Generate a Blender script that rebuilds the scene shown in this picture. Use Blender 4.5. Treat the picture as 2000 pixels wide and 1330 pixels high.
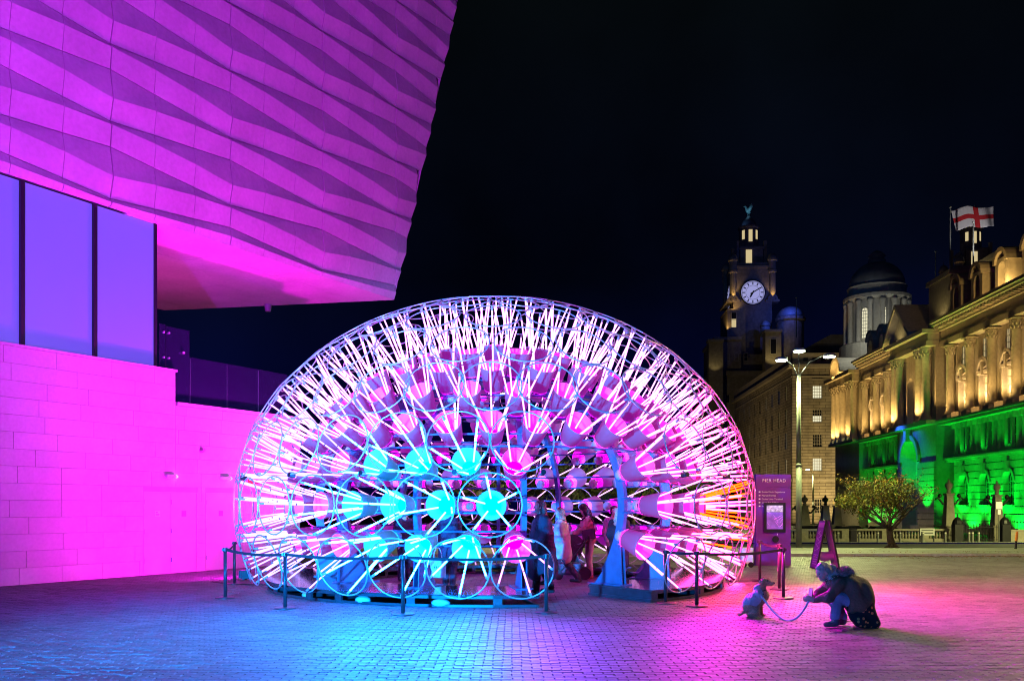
import bpy, math, random
import numpy as np
from mathutils import Vector, Matrix

for _o in list(bpy.data.objects):
    bpy.data.objects.remove(_o, do_unlink=True)
SC = bpy.context.scene
COL = SC.collection
random.seed(11)
RNG = np.random.default_rng(5)
PI = math.pi
R = math.radians

# ------------------------------------------------------------ camera, sky, exposure
CAM_H = 1.7
cam_data = bpy.data.cameras.new('camera')
cam_data.sensor_width = 36.0
cam_data.lens = 32.4
cam_data.shift_y = 0.1635
cam_data.clip_start = 0.1
cam_data.clip_end = 3000
cam = bpy.data.objects.new('camera', cam_data)
cam.location = (0, 0, CAM_H)
cam.rotation_euler = (R(90), 0, 0)
COL.objects.link(cam)
SC.camera = cam

world = bpy.data.worlds.new('World')
SC.world = world
world.use_nodes = True
wn = world.node_tree
wn.nodes.clear()
w_out = wn.nodes.new('ShaderNodeOutputWorld')
w_bg = wn.nodes.new('ShaderNodeBackground')
w_bg.inputs['Strength'].default_value = 1.0
w_tc = wn.nodes.new('ShaderNodeTexCoord')
w_sep = wn.nodes.new('ShaderNodeSeparateXYZ')
w_ramp = wn.nodes.new('ShaderNodeValToRGB')
w_ramp.color_ramp.elements[0].position = 0.0
w_ramp.color_ramp.elements[0].color = (0.0006, 0.0009, 0.022, 1)
w_ramp.color_ramp.elements[1].position = 0.50
w_ramp.color_ramp.elements[1].color = (0.0010, 0.0018, 0.0022, 1)
for _p, _c in ((0.10, (0.0005, 0.0011, 0.016, 1)), (0.24, (0.0006, 0.0012, 0.0050, 1))):
    _e = w_ramp.color_ramp.elements.new(_p)
    _e.color = _c
wn.links.new(w_tc.outputs['Generated'], w_sep.inputs[0])
wn.links.new(w_sep.outputs['Z'], w_ramp.inputs[0])
# faint night cloud
w_nz = wn.nodes.new('ShaderNodeTexNoise'); w_nz.inputs['Scale'].default_value = 2.6; w_nz.inputs['Detail'].default_value = 6
w_mr = wn.nodes.new('ShaderNodeMapRange')
w_mr.inputs['From Min'].default_value = 0.35; w_mr.inputs['From Max'].default_value = 0.75
w_mr.inputs['To Min'].default_value = 0.6; w_mr.inputs['To Max'].default_value = 2.4
w_sc = wn.nodes.new('ShaderNodeVectorMath'); w_sc.operation = 'SCALE'
wn.links.new(w_tc.outputs['Generated'], w_nz.inputs['Vector'])
wn.links.new(w_nz.outputs['Fac'], w_mr.inputs['Value'])
wn.links.new(w_ramp.outputs[0], w_sc.inputs[0])
wn.links.new(w_mr.outputs[0], w_sc.inputs['Scale'])
wn.links.new(w_sc.outputs[0], w_bg.inputs['Color'])
wn.links.new(w_bg.outputs[0], w_out.inputs[0])

SC.view_settings.view_transform = 'Standard'
SC.view_settings.look = 'None'
SC.view_settings.gamma = 1.0
SC.view_settings.exposure = 0.0
SC.view_settings.use_curve_mapping = False
SC.render.engine = 'CYCLES'
cy = SC.cycles
cy.use_denoising = True
try:
    cy.denoiser = 'OPENIMAGEDENOISE'
except Exception:
    pass
cy.max_bounces = 5
cy.diffuse_bounces = 3
cy.glossy_bounces = 2
cy.transmission_bounces = 4
cy.transparent_max_bounces = 8
cy.sample_clamp_indirect = 4.0
cy.caustics_reflective = False
cy.caustics_refractive = False
SC.render.filter_size = 1.05 if hasattr(SC.render, 'filter_size') else 1.5
cy.filter_width = 1.05

# emission levels of the light tubes (the sculpture lights the whole square)
MAG = (2.7, 1.05, 3.0)
VIO = (1.35, 1.0, 4.0)
CYA = (0.95, 14.0, 80.0)
RED = (80.0, 0.5, 0.02)
PNK = (26.0, 0.9, 10.0)
ROS = (3.2, 1.0, 2.8)
ADDED_PLATE = dict(ros=(170.0, 1.0, 75.0), mag=(24.0, 0.0, 28.0), vio=(10.0, 0.0, 40.0), cya=(0.0, 42.0, 170.0), red=(130.0, 1.0, 30.0), pnk=(150.0, 1.0, 64.0))  # glowing discs added in the bucket floors to colour the surroundings
LINER_GLOW = dict(ros=(1.5, 0.0, 1.2), mag=(1.35, 0.0, 1.45), vio=(1.25, 0.0, 1.5), cya=(0.0, 0.78, 1.6), red=(1.5, 0.05, 0.7), pnk=(1.6, 0.0, 1.1))  # light on the bucket inner walls, put in as their own emission

# ------------------------------------------------------------ helpers
def linkobj(o):
    COL.objects.link(o)
    return o

def thing(name, label, cat, loc=(0, 0, 0), rotz=0.0, group=None, scale=1.0):
    o = bpy.data.objects.new(name, None)
    o.empty_display_size = 0.2
    o.location = loc
    o.rotation_euler = (0, 0, rotz)
    o.scale = (scale, scale, scale)
    linkobj(o)
    return tag(o, label, cat, group)

def tag(o, label=None, cat=None, group=None, kind=None):
    if label: o['label'] = label
    if cat: o['category'] = cat
    if group: o['group'] = group
    if kind: o['kind'] = kind
    return o

def make_mesh(name, verts, faces, mats, mi=None, smooth=False):
    me = bpy.data.meshes.new(name)
    me.from_pydata([tuple(v) for v in verts], [], [tuple(f) for f in faces])
    if not isinstance(mats, (list, tuple)):
        mats = [mats]
    for m in mats:
        me.materials.append(m)
    if mi is not None:
        me.polygons.foreach_set('material_index', mi)
    if smooth:
        me.polygons.foreach_set('use_smooth', [True] * len(me.polygons))
    me.update()
    return me

def np_mesh(name, V, F, mats, mi=None, smooth=False):
    """V (n,3) array, F (m,4) int array of quads."""
    me = bpy.data.meshes.new(name)
    me.vertices.add(len(V))
    me.vertices.foreach_set('co', np.asarray(V, dtype=np.float32).ravel())
    m, k = F.shape
    me.loops.add(m * k)
    me.loops.foreach_set('vertex_index', np.asarray(F, dtype=np.int32).ravel())
    me.polygons.add(m)
    me.polygons.foreach_set('loop_start', np.arange(0, m * k, k, dtype=np.int32))
    if not isinstance(mats, (list, tuple)):
        mats = [mats]
    for mm in mats:
        me.materials.append(mm)
    if mi is not None:
        me.polygons.foreach_set('material_index', np.asarray(mi, dtype=np.int32))
    me.polygons.foreach_set('use_smooth', np.full(m, smooth))
    me.update(calc_edges=True)
    me.validate()
    return me

def obj(name, me, parent=None, loc=None, kind=None):
    o = bpy.data.objects.new(name, me)
    if parent is not None:
        o.parent = parent
    if loc is not None:
        o.location = loc
    if kind: o['kind'] = kind
    return linkobj(o)

class MB:
    """collects simple shapes, in the parent's local space, and links them as one mesh object"""
    def __init__(s):
        s.v = []; s.f = []; s.m = []
    def add(s, verts, faces, mi=0):
        b = len(s.v)
        s.v.extend(verts)
        s.f.extend([tuple(b + i for i in f) for f in faces])
        s.m.extend([mi] * len(faces))
        return s
    def hexa(s, p, mi=0):
        """8 points: bottom 4 (ccw) then top 4"""
        return s.add(p, [(3, 2, 1, 0), (4, 5, 6, 7), (0, 1, 5, 4), (1, 2, 6, 5), (2, 3, 7, 6), (3, 0, 4, 7)], mi)
    def box(s, x0, x1, y0, y1, z0, z1, mi=0):
        return s.hexa([(x0, y0, z0), (x1, y0, z0), (x1, y1, z0), (x0, y1, z0), (x0, y0, z1), (x1, y0, z1), (x1, y1, z1), (x0, y1, z1)], mi)
    def fbox(s, fr, x0, x1, y0, y1, z0, z1, mi=0):
        """box through a frame function fr(x,y,z)"""
        return s.hexa([fr(x0, y0, z0), fr(x1, y0, z0), fr(x1, y1, z0), fr(x0, y1, z0), fr(x0, y0, z1), fr(x1, y0, z1), fr(x1, y1, z1), fr(x0, y1, z1)], mi)
    def tube(s, p0, p1, r0, r1=None, n=8, mi=0, caps=True):
        r1 = r0 if r1 is None else r1
        p0 = Vector(p0); p1 = Vector(p1)
        d = (p1 - p0)
        if d.length < 1e-9: return s
        d.normalize()
        a = d.orthogonal().normalized(); b = d.cross(a)
        v = []
        for p, r in ((p0, r0), (p1, r1)):
            for i in range(n):
                t = 2 * PI * i / n
                v.append(tuple(p + a * (r * math.cos(t)) + b * (r * math.sin(t))))
        f = [(i, (i + 1) % n, n + (i + 1) % n, n + i) for i in range(n)]
        if caps:
            f += [tuple(range(n - 1, -1, -1)), tuple(range(n, 2 * n))]
        return s.add(v, f, mi)
    def poly(s, pts, r, n=6, mi=0, closed=False, radii=None):
        """tube along a polyline"""
        P = [Vector(p) for p in pts]
        m = len(P)
        v = []
        prev = None
        for i in range(m):
            if closed:
                d = (P[(i + 1) % m] - P[(i - 1) % m])
            else:
                d = P[min(i + 1, m - 1)] - P[max(i - 1, 0)]
            d.normalize()
            if prev is None:
                a = d.orthogonal().normalized()
            else:
                a = prev - d * prev.dot(d)
                a = a.normalized() if a.length > 1e-6 else d.orthogonal().normalized()
            prev = a
            b = d.cross(a)
            rr = radii[i] if radii else r
            for k in range(n):
                t = 2 * PI * k / n
                v.append(tuple(P[i] + a * (rr * math.cos(t)) + b * (rr * math.sin(t))))
        f = []
        for i in range(m if closed else m - 1):
            j = (i + 1) % m
            for k in range(n):
                f.append((i * n + k, i * n + (k + 1) % n, j * n + (k + 1) % n, j * n + k))
        if not closed:
            f += [tuple(range(n - 1, -1, -1)), tuple((m - 1) * n + k for k in range(n))]
        return s.add(v, f, mi)
    def lathe(s, prof, n=16, c=(0, 0), mi=0, a0=0.0, cap=True):
        """prof: [(r,z)...] from bottom to top around a vertical axis at c"""
        v = []
        for r, z in prof:
            for k in range(n):
                t = a0 + 2 * PI * k / n
                v.append((c[0] + r * math.cos(t), c[1] + r * math.sin(t), z))
        f = []
        for i in range(len(prof) - 1):
            for k in range(n):
                f.append((i * n + k, i * n + (k + 1) % n, (i + 1) * n + (k + 1) % n, (i + 1) * n + k))
        if cap:
            f += [tuple(range(n - 1, -1, -1)), tuple((len(prof) - 1) * n + k for k in range(n))]
        return s.add(v, f, mi)
    def prism(s, a, b, mi=0):
        """two matching outlines"""
        n = len(a)
        f = [(i, (i + 1) % n, n + (i + 1) % n, n + i) for i in range(n)]
        f += [tuple(range(n - 1, -1, -1)), tuple(range(n, 2 * n))]
        return s.add(list(a) + list(b), f, mi)
    def mesh(s, name, mats, smooth=False):
        return make_mesh(name, s.v, s.f, mats, s.m, smooth)
    def build(s, name, mats, parent=None, smooth=False, kind=None, label=None):
        o = obj(name, s.mesh(name, mats, smooth), parent, kind=kind)
        if label: o['label'] = label
        return o

def copy_tree(o, parent=None):
    c = o.copy()
    COL.objects.link(c)
    if parent is not None:
        c.parent = parent
    for ch in KIDS(o):
        copy_tree(ch, c)
    return c

def KIDS(o):
    return [x for x in list(o.children)]

# ------------------------------------------------------------ materials
def mat(name, col, rough=0.6, metal=0.0, noise=None, bump=None, emit=None, estr=0.0, spec=None, island=0.0, trans=None, tcol=None):
    m = bpy.data.materials.new(name)
    m.use_nodes = True
    nt = m.node_tree
    b = nt.nodes['Principled BSDF']
    b.inputs['Base Color'].default_value = (*col, 1)
    b.inputs['Roughness'].default_value = rough
    b.inputs['Metallic'].default_value = metal
    if spec is not None:
        b.inputs['Specular IOR Level'].default_value = spec
    if emit:
        b.inputs['Emission Color'].default_value = (*emit, 1)
        b.inputs['Emission Strength'].default_value = estr
    tc = nt.nodes.new('ShaderNodeTexCoord')
    src = None
    def scaled(fac_socket, lo, hi, colsock):
        mr = nt.nodes.new('ShaderNodeMapRange')
        mr.inputs['To Min'].default_value = lo
        mr.inputs['To Max'].default_value = hi
        nt.links.new(fac_socket, mr.inputs['Value'])
        mx = nt.nodes.new('ShaderNodeVectorMath')
        mx.operation = 'SCALE'
        if colsock is None:
            mx.inputs[0].default_value = col
        else:
            nt.links.new(colsock, mx.inputs[0])
        nt.links.new(mr.outputs[0], mx.inputs['Scale'])
        return mx.outputs[0]
    if noise:
        for sc_, amt in ([noise] if isinstance(noise[0], (int, float)) else noise):
            n = nt.nodes.new('ShaderNodeTexNoise')
            n.inputs['Scale'].default_value = sc_
            n.inputs['Detail'].default_value = 5
            nt.links.new(tc.outputs['Object'], n.inputs['Vector'])
            mr = nt.nodes.new('ShaderNodeMapRange')
            mr.inputs['From Min'].default_value = 0.3
            mr.inputs['From Max'].default_value = 0.7
            nt.links.new(n.outputs['Fac'], mr.inputs['Value'])
            src = scaled(mr.outputs[0], 1 - amt, 1 + amt, src)
    if island:
        g = nt.nodes.new('ShaderNodeNewGeometry')
        src = scaled(g.outputs['Random Per Island'], 1 - island, 1 + island, src)
        oi = nt.nodes.new('ShaderNodeObjectInfo')
        src = scaled(oi.outputs['Random'], 1 - island, 1 + island, src)
    if src is not None:
        nt.links.new(src, b.inputs['Base Color'])
    if bump:
        n = nt.nodes.new('ShaderNodeTexNoise')
        n.inputs['Scale'].default_value = bump[0]
        n.inputs['Detail'].default_value = 4
        nt.links.new(tc.outputs['Object'], n.inputs['Vector'])
        bp = nt.nodes.new('ShaderNodeBump')
        bp.inputs['Strength'].default_value = bump[1]
        bp.inputs['Distance'].default_value = 0.02
        nt.links.new(n.outputs['Fac'], bp.inputs['Height'])
        nt.links.new(bp.outputs[0], b.inputs['Normal'])
    if trans is not None:
        out = nt.nodes['Material Output']
        tl = nt.nodes.new('ShaderNodeBsdfTranslucent')
        tl.inputs['Color'].default_value = (*(tcol or col), 1)
        mx = nt.nodes.new('ShaderNodeMixShader')
        mx.inputs[0].default_value = trans
        nt.links.new(b.outputs[0], mx.inputs[1])
        nt.links.new(tl.outputs[0], mx.inputs[2])
        nt.links.new(mx.outputs[0], out.inputs['Surface'])
    return m

def emat(name, col, strength=1.0):
    m = bpy.data.materials.new(name)
    m.use_nodes = True
    nt = m.node_tree
    nt.nodes.clear()
    o = nt.nodes.new('ShaderNodeOutputMaterial')
    e = nt.nodes.new('ShaderNodeEmission')
    e.inputs['Color'].default_value = (*col, 1)
    e.inputs['Strength'].default_value = strength
    nt.links.new(e.outputs[0], o.inputs['Surface'])
    return m

def glassmat(name, tint=(0.8, 0.85, 0.9), refl=0.06):
    m = bpy.data.materials.new(name)
    m.use_nodes = True
    nt = m.node_tree
    nt.nodes.clear()
    o = nt.nodes.new('ShaderNodeOutputMaterial')
    t = nt.nodes.new('ShaderNodeBsdfTransparent')
    t.inputs['Color'].default_value = (*tint, 1)
    g = nt.nodes.new('ShaderNodeBsdfGlossy')
    g.inputs['Roughness'].default_value = 0.05
    lw = nt.nodes.new('ShaderNodeLayerWeight')
    lw.inputs['Blend'].default_value = 0.25
    ad = nt.nodes.new('ShaderNodeMath'); ad.operation = 'MULTIPLY_ADD'
    ad.inputs[1].default_value = 0.5
    ad.inputs[2].default_value = refl
    mx = nt.nodes.new('ShaderNodeMixShader')
    nt.links.new(lw.outputs['Fresnel'], ad.inputs[0])
    nt.links.new(ad.outputs[0], mx.inputs[0])
    nt.links.new(t.outputs[0], mx.inputs[1])
    nt.links.new(g.outputs[0], mx.inputs[2])
    # faint blue diffuse put in for the light the pane catches
    df = nt.nodes.new('ShaderNodeBsdfDiffuse'); df.inputs['Color'].default_value = (.25, .32, .55, 1)
    m2 = nt.nodes.new('ShaderNodeMixShader'); m2.inputs[0].default_value = 0.03
    nt.links.new(mx.outputs[0], m2.inputs[1]); nt.links.new(df.outputs[0], m2.inputs[2])
    nt.links.new(m2.outputs[0], o.inputs['Surface'])
    return m

M = dict(
    stone=mat('limestone', (0.44, 0.40, 0.36), 0.75, noise=((0.9, 0.10), (9, 0.08)), bump=(40, 0.15), island=0.035),
    stone_low=mat('smooth_limestone', (0.46, 0.42, 0.38), 0.6, noise=((0.7, 0.08), (14, 0.06)), bump=(60, 0.1), island=0.04),
    stone_back=mat('joint_mortar', (0.10, 0.09, 0.085), 0.9),
    black=mat('black_metal', (0.012, 0.012, 0.014), 0.4),
    steel=mat('blue_painted_steel', (0.04, 0.12, 0.22), 0.45, noise=(6, 0.15)),
    wire=mat('ring_wire', (0.42, 0.42, 0.44), 0.35, 0.3),
    plastic=mat('white_bucket_plastic', (0.19, 0.19, 0.20), 0.5, noise=(3, 0.05), trans=0.20, tcol=(.80, .78, .80)),
    diffuser=mat('translucent_base', (0.60, 0.58, 0.60), 0.5, trans=0.5),
    cap=mat('tube_cap', (0.30, 0.33, 0.38), 0.4),
    deck=mat('glossy_deck', (0.05, 0.05, 0.055), 0.12, noise=(5, 0.3)),
    deckframe=mat('deck_frame', (0.035, 0.036, 0.042), 0.4, noise=(8, 0.3)),
    bag=mat('sandbag_cloth', (0.5, 0.48, 0.45), 0.9, bump=(30, 0.4)),
    tar=mat('asphalt', (0.055, 0.053, 0.050), 0.75, noise=((0.5, 0.25), (60, 0.3)), bump=(120, 0.4)),
    joint=mat('paver_joint', (0.035, 0.034, 0.036), 0.9),
    paver=mat('clay_paver', (0.125, 0.12, 0.118), 0.52, spec=.3, noise=((0.35, 0.30), (2.2, 0.14), (20, 0.18)), bump=(90, 0.25), island=0.20),
    kerb=mat('granite_kerb', (0.28, 0.27, 0.25), 0.7, noise=(8, 0.2), bump=(60, 0.3)),
    glassp=glassmat('clear_glass', (0.62, 0.68, 0.80), 0.10),
)
# ------------------------------------------------------------ ground
def gz(y):
    """ground level: the plaza is flat, beyond the kerb the land falls away to the old buildings"""
    if y < 32.4: return 0.0
    if y < 85: return -(y - 32.4) * 1.4 / 52.6
    return -1.4

def brick_ground(name, c1, c2, mortar, bw, bh, off=0.5, rough=0.6, rot=0.0, msize=0.012, bump=0.3):
    m = bpy.data.materials.new(name)
    m.use_nodes = True
    nt = m.node_tree
    b = nt.nodes['Principled BSDF']
    b.inputs['Roughness'].default_value = rough
    tc = nt.nodes.new('ShaderNodeTexCoord')
    mp = nt.nodes.new('ShaderNodeMapping')
    mp.inputs['Rotation'].default_value = (0, 0, rot)
    br = nt.nodes.new('ShaderNodeTexBrick')
    br.offset = off
    br.inputs['Color1'].default_value = (*c1, 1)
    br.inputs['Color2'].default_value = (*c2, 1)
    br.inputs['Mortar'].default_value = (*mortar, 1)
    br.inputs['Scale'].default_value = 1.0
    br.inputs['Mortar Size'].default_value = msize
    br.inputs['Brick Width'].default_value = bw
    br.inputs['Row Height'].default_value = bh
    nz = nt.nodes.new('ShaderNodeTexNoise')
    nz.inputs['Scale'].default_value = 0.5
    nz.inputs['Detail'].default_value = 6
    mr = nt.nodes.new('ShaderNodeMapRange')
    mr.inputs['From Min'].default_value = 0.3
    mr.inputs['From Max'].default_value = 0.7
    mr.inputs['To Min'].default_value = 0.65
    mr.inputs['To Max'].default_value = 1.3
    sc_ = nt.nodes.new('ShaderNodeVectorMath'); sc_.operation = 'SCALE'
    nt.links.new(tc.outputs['Object'], mp.inputs[0])
    nt.links.new(mp.outputs[0], br.inputs['Vector'])
    nt.links.new(tc.outputs['Object'], nz.inputs['Vector'])
    nt.links.new(nz.outputs['Fac'], mr.inputs['Value'])
    nt.links.new(br.outputs['Color'], sc_.inputs[0])
    nt.links.new(mr.outputs[0], sc_.inputs['Scale'])
    nt.links.new(sc_.outputs[0], b.inputs['Base Color'])
    bp = nt.nodes.new('ShaderNodeBump')
    bp.inputs['Strength'].default_value = bump
    bp.inputs['Distance'].default_value = 0.01
    bp.invert = True
    nt.links.new(br.outputs['Fac'], bp.inputs['Height'])
    nt.links.new(bp.outputs[0], b.inputs['Normal'])
    return m

M['far_paver'] = brick_ground('small_paver_field', (0.18, 0.17, 0.165), (0.23, 0.22, 0.21), (0.06, 0.055, 0.05), 0.22, 0.11, msize=0.008)
M['slab'] = brick_ground('grey_paving_slab', (0.24, 0.23, 0.21), (0.30, 0.29, 0.26), (0.09, 0.085, 0.08), 0.62, 0.62, off=0.0, msize=0.02)

def strip(name, y0, y1, dz, material, x0=-120, x1=160, step=6.0):
    ys = list(np.arange(y0, y1, step)) + [y1]
    v = []; f = []
    for i, y in enumerate(ys):
        v += [(x0, y, gz(y) + dz), (x1, y, gz(y) + dz)]
        if i: f.append((2 * i - 2, 2 * i - 1, 2 * i + 1, 2 * i))
    return tag(obj(name, make_mesh(name, v, f, material)), kind='structure')

PAVE_END = 32.28
plaza = tag(obj('ground', make_mesh('ground', [(-40, -30, -0.014), (60, -30, -0.014), (60, PAVE_END, -0.014), (-40, PAVE_END, -0.014)], [(0, 1, 2, 3)], M['joint'])), kind='structure')
kb = MB()
for i in range(-14, 40):
    x = i * 1.5
    kb.box(x, x + 1.49, 32.3, 32.44, -0.03, 0.105 + random.uniform(-.004, .004))
tag(kb.build('kerb', M['kerb']), kind='structure')
strip('pavement', 32.44, 44.0, 0.10, M['slab'], -60, 70)
kb = MB()
for i in range(-20, 40):
    x = i * 1.5
    kb.box(x, x + 1.49, 44.0, 44.14, gz(44) - 0.3, gz(44) + 0.102)
tag(kb.build('kerb', M['kerb']), kind='structure')
strip('road', 44.14, 72.0, -0.02, M['tar'])
strip('pavement', 72.0, 84.0, 0.06, M['slab'])
strip('terrain', 84.0, 900.0, -0.0, M['tar'], -700, 900, 60)

# pavers: the closest rows one by one, the rest of the laid field as one mass
PW, PD, GAP = 0.21, 0.105, 0.007
def paver_arrays(cells):
    """cells: array (n,2) of lower-left corners -> verts, quads with a small chamfer, random tilt"""
    n = len(cells)
    x0 = cells[:, 0] + GAP / 2; x1 = cells[:, 0] + PW - GAP / 2
    y0 = cells[:, 1] + GAP / 2; y1 = cells[:, 1] + PD - GAP / 2
    c = 0.006
    h = RNG.normal(0, 0.0012, n)
    tx = RNG.normal(0, 0.006, n); ty = RNG.normal(0, 0.010, n)
    V = np.zeros((n, 8, 3))
    bx = [x0, x1, x1, x0]; by = [y0, y0, y1, y1]
    ix = [x0 + c, x1 - c, x1 - c, x0 + c]; iy = [y0 + c, y0 + c, y1 - c, y1 - c]
    cx = (x0 + x1) / 2; cyy = (y0 + y1) / 2
    for k in range(4):
        V[:, k, 0] = bx[k]; V[:, k, 1] = by[k]; V[:, k, 2] = -0.0135
        V[:, 4 + k, 0] = ix[k]; V[:, 4 + k, 1] = iy[k]
        V[:, 4 + k, 2] = h + tx * (ix[k] - cx) + ty * (iy[k] - cyy)
    F = np.array([[4, 5, 6, 7], [0, 1, 5, 4], [1, 2, 6, 5], [2, 3, 7, 6], [3, 0, 4, 7]])
    return V, F

cells_near, cells_far = [], []
_row = 0
_y = 8.3
while _y < PAVE_END - PD:
    half = 0.5556 * _y + 1.6
    off = (_row % 2) * PW / 2 + random.uniform(-.006, .006)
    k0 = int(-half / PW); k1 = int(half / PW)
    for k in range(k0, k1):
        x = k * PW + off
        # leave out what lies inside the museum wall
        u_ = (x + 11.1) * 0.8706 - (_y - 19.97) * 0.4921
        if u_ < 0.0: continue
        near = (9.12 <= _y < 9.12 + 6 * PD) and abs(x + PW / 2) < 5.15
        (cells_near if near and len(cells_near) < 300 else cells_far).append((x, _y))
    _y += PD
    _row += 1
V, F = paver_arrays(np.array(cells_far))
n = len(V)
FF = (F[None, :, :] + (np.arange(n) * 8)[:, None, None]).reshape(-1, 4)
o = obj('paving_brick', np_mesh('paving_field', V.reshape(-1, 3), FF, M['paver']), plaza, kind='stuff')
V, F = paver_arrays(np.array(cells_near))
for i in range(len(V)):
    c = V[i].mean(axis=0)
    me = make_mesh('paving_brick', V[i] - c, F.tolist(), M['paver'])
    obj('paving_brick', me, plaza, loc=tuple(c))

# loose autumn leaves along the kerb
_v = []; _f = []
for i in range(900):
    x = random.uniform(12, 20.5) if i < 620 else random.uniform(8, 20)
    y = 32.3 - abs(random.gauss(0, .10 if i < 620 else 1.2)) - .02
    if i % 5 == 0:
        y = 32.5 + abs(random.gauss(0, 2.5))
    z = gz(y) + (0.112 if y > 32.44 else 0.006)
    s_ = random.uniform(.025, .055); a = random.uniform(0, 6.28)
    b = len(_v)
    for k in range(4):
        t = a + k * PI / 2
        _v.append((x + s_ * math.cos(t) * (1 if k % 2 else .6), y + s_ * math.sin(t) * (1 if k % 2 else .6), z + random.uniform(0, .03)))
    _f.append((b, b + 1, b + 2, b + 3))
M['dryleaf'] = mat('dry_leaf', (0.22, 0.12, 0.035), 0.8, island=0.4)
tag(obj('fallen_leaves', make_mesh('fallen_leaves', _v, _f, M['dryleaf'])), 'dry brown leaves scattered along the foot of the kerb', 'leaves', kind='stuff')
# ------------------------------------------------------------ museum building with folded stone facade
MU0 = Vector((-11.1, 19.97, 0)); MUe = Vector((0.4921, 0.8706, 0)); MUn = Vector((0.8706, -0.4921, 0))
def MP(u, w, z):
    """u along the facade, w outward, z up"""
    p = MU0 + MUe * u + MUn * w
    return (p.x, p.y, z)

museum = thing('museum_building', 'pale stone museum with folded overhanging upper facade glowing magenta and frosted window strip', 'museum')
SOF = 9.0
COLW = 1.2735
UM0 = 2.756
ROWH = 0.94
def joint_z(k, u):
    if k < 0: return SOF
    s = (u - UM0) / (3 * COLW)
    m0 = math.floor(s); t = s - m0
    def at(m): return 9.36 + ROWH * k + 0.155 * (1 if (k + m) % 2 else -1)
    return at(m0) * (1 - t) + at(m0 + 1) * t
def crease(k, u):
    """(fraction of the row height, how far the fold stands out)"""
    s = (u - UM0) / (3 * COLW)
    m0 = math.floor(s); t = s - m0
    def at(m): return (0.42, 0.11) if (m + k) % 2 == 0 else (0.86, 0.055)
    a, b = at(m0), at(m0 + 1)
    return a[0] * (1 - t) + b[0] * t, a[1] * (1 - t) + b[1] * t
def uend(z): return 14.163 + 0.328 * (z - SOF)

for j in range(-7, 13):
    ua = UM0 + COLW * j; ub = ua + COLW
    dmid = 19.97 + 0.8706 * (ua + ub) / 2
    ztop = 1.7 + 0.551 * dmid + 2.4
    for k in range(-1, 18):
        g = 0.011
        if (j % 3) == 0: ga = 0.017
        else: ga = 0.008
        gb = 0.017 if (j + 1) % 3 == 0 else 0.008
        zmid = joint_z(k, (ua + ub) / 2)
        if zmid > ztop or zmid > 25: continue
        pts = []
        ok = True
        for lev in range(3):
            for e in (0, 1):
                u = (ua + ga) if e == 0 else (ub - gb)
                for _ in range(2):
                    zb = joint_z(k, u) + g; zt = joint_z(k + 1, u) - g
                    c, d = crease(k, u)
                    if k == -1:
                        c, d = 0.5, 0.06
                    z = (zb, zb + (zt - zb) * c, zt)[lev]
                    u = min(u, uend(z))
                w = (0.0, d, 0.0)[lev]
                pts.append((u, w, z))
        if pts[1][0] - pts[0][0] < 0.06: continue
        front = [MP(*p) for p in pts]
        back = [MP(p[0], -0.08, p[2]) for p in pts]
        v = front + back
        f = [(0, 1, 3, 2), (2, 3, 5, 4)]
        f += [(1, 0, 6, 7), (0, 2, 8, 6), (2, 4, 10, 8), (4, 5, 11, 10), (5, 3, 9, 11), (3, 1, 7, 9)]
        obj('stone_panel', make_mesh('stone_panel', v, f, M['stone']), museum)

# body behind the panels
b = MB()
pl = [(-9, -0.09), (14.163 - .03, -0.09), (11.34, -8.45), (-9, -12)]
tp = [(-9, -0.09), (uend(26) - .03, -0.09), (uend(26) - 2.8, -8.45), (-9, -12)]
b.prism([MP(u, w, SOF + 0.05) for u, w in pl], [MP(u, w, 26) for u, w in tp])
b.build('inner_wall', M['stone_back'], museum)
# end fascia panels (the sloping edge seen side-on)
b = MB()
b.hexa([MP(14.16, 0.0, SOF), MP(14.19, -.1, SOF), MP(11.42, -8.45, SOF), MP(11.36, -8.45, SOF),
        MP(uend(26) , 0.0, 26), MP(uend(26) + .03, -.1, 26), MP(uend(26) - 2.75, -8.45, 26), MP(uend(26) - 2.8, -8.45, 26)])
b.build('end_wall', M['stone'], museum)
# soffit panels in staggered strips
nv = 7
sw = 8.45 / nv
for s in range(nv):
    w0 = -s * sw; w1 = -(s + 1) * sw
    e0 = 14.163 - (14.163 - 11.34) * s / nv; e1 = 14.163 - (14.163 - 11.34) * (s + 1) / nv
    cuts = [3.3]
    u = 3.3 + (1.2 if s % 2 else 2.4)
    while u < e1 - 1.0:
        cuts.append(u); u += 2.55
    for i, c in enumerate(cuts):
        last = i == len(cuts) - 1
        a0 = c + .008; a1 = (e0 if last else cuts[i + 1]) - .008; a1b = (e1 if last else cuts[i + 1]) - .008
        dz = random.uniform(0, .004)
        lo = [MP(a0, w0 - .008, SOF + dz), MP(a1, w0 - .008, SOF + dz), MP(a1b, w1 + .008, SOF + dz), MP(a0, w1 + .008, SOF + dz)]
        hi = [(p[0], p[1], SOF + .045) for p in lo]
        obj('soffit_panel', MB().prism(lo, hi).mesh('soffit_panel', M['stone']), museum)
b = MB()
b.tube(MP(12.55, -4.4, SOF - .25), MP(12.55, -4.4, SOF), .1, .13, 12)
b.box(*[f(MP(12.55, -4.4, 0)[i] + s * .0) for i in (0,) for s in (0,) for f in (lambda q: q - .05, lambda q: q + .05)], MP(12.55, -4.4, 0)[1] - .05, MP(12.55, -4.4, 0)[1] + .05, SOF - .1, SOF)
b.build('ceiling_camera', M['plastic'], museum)

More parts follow.
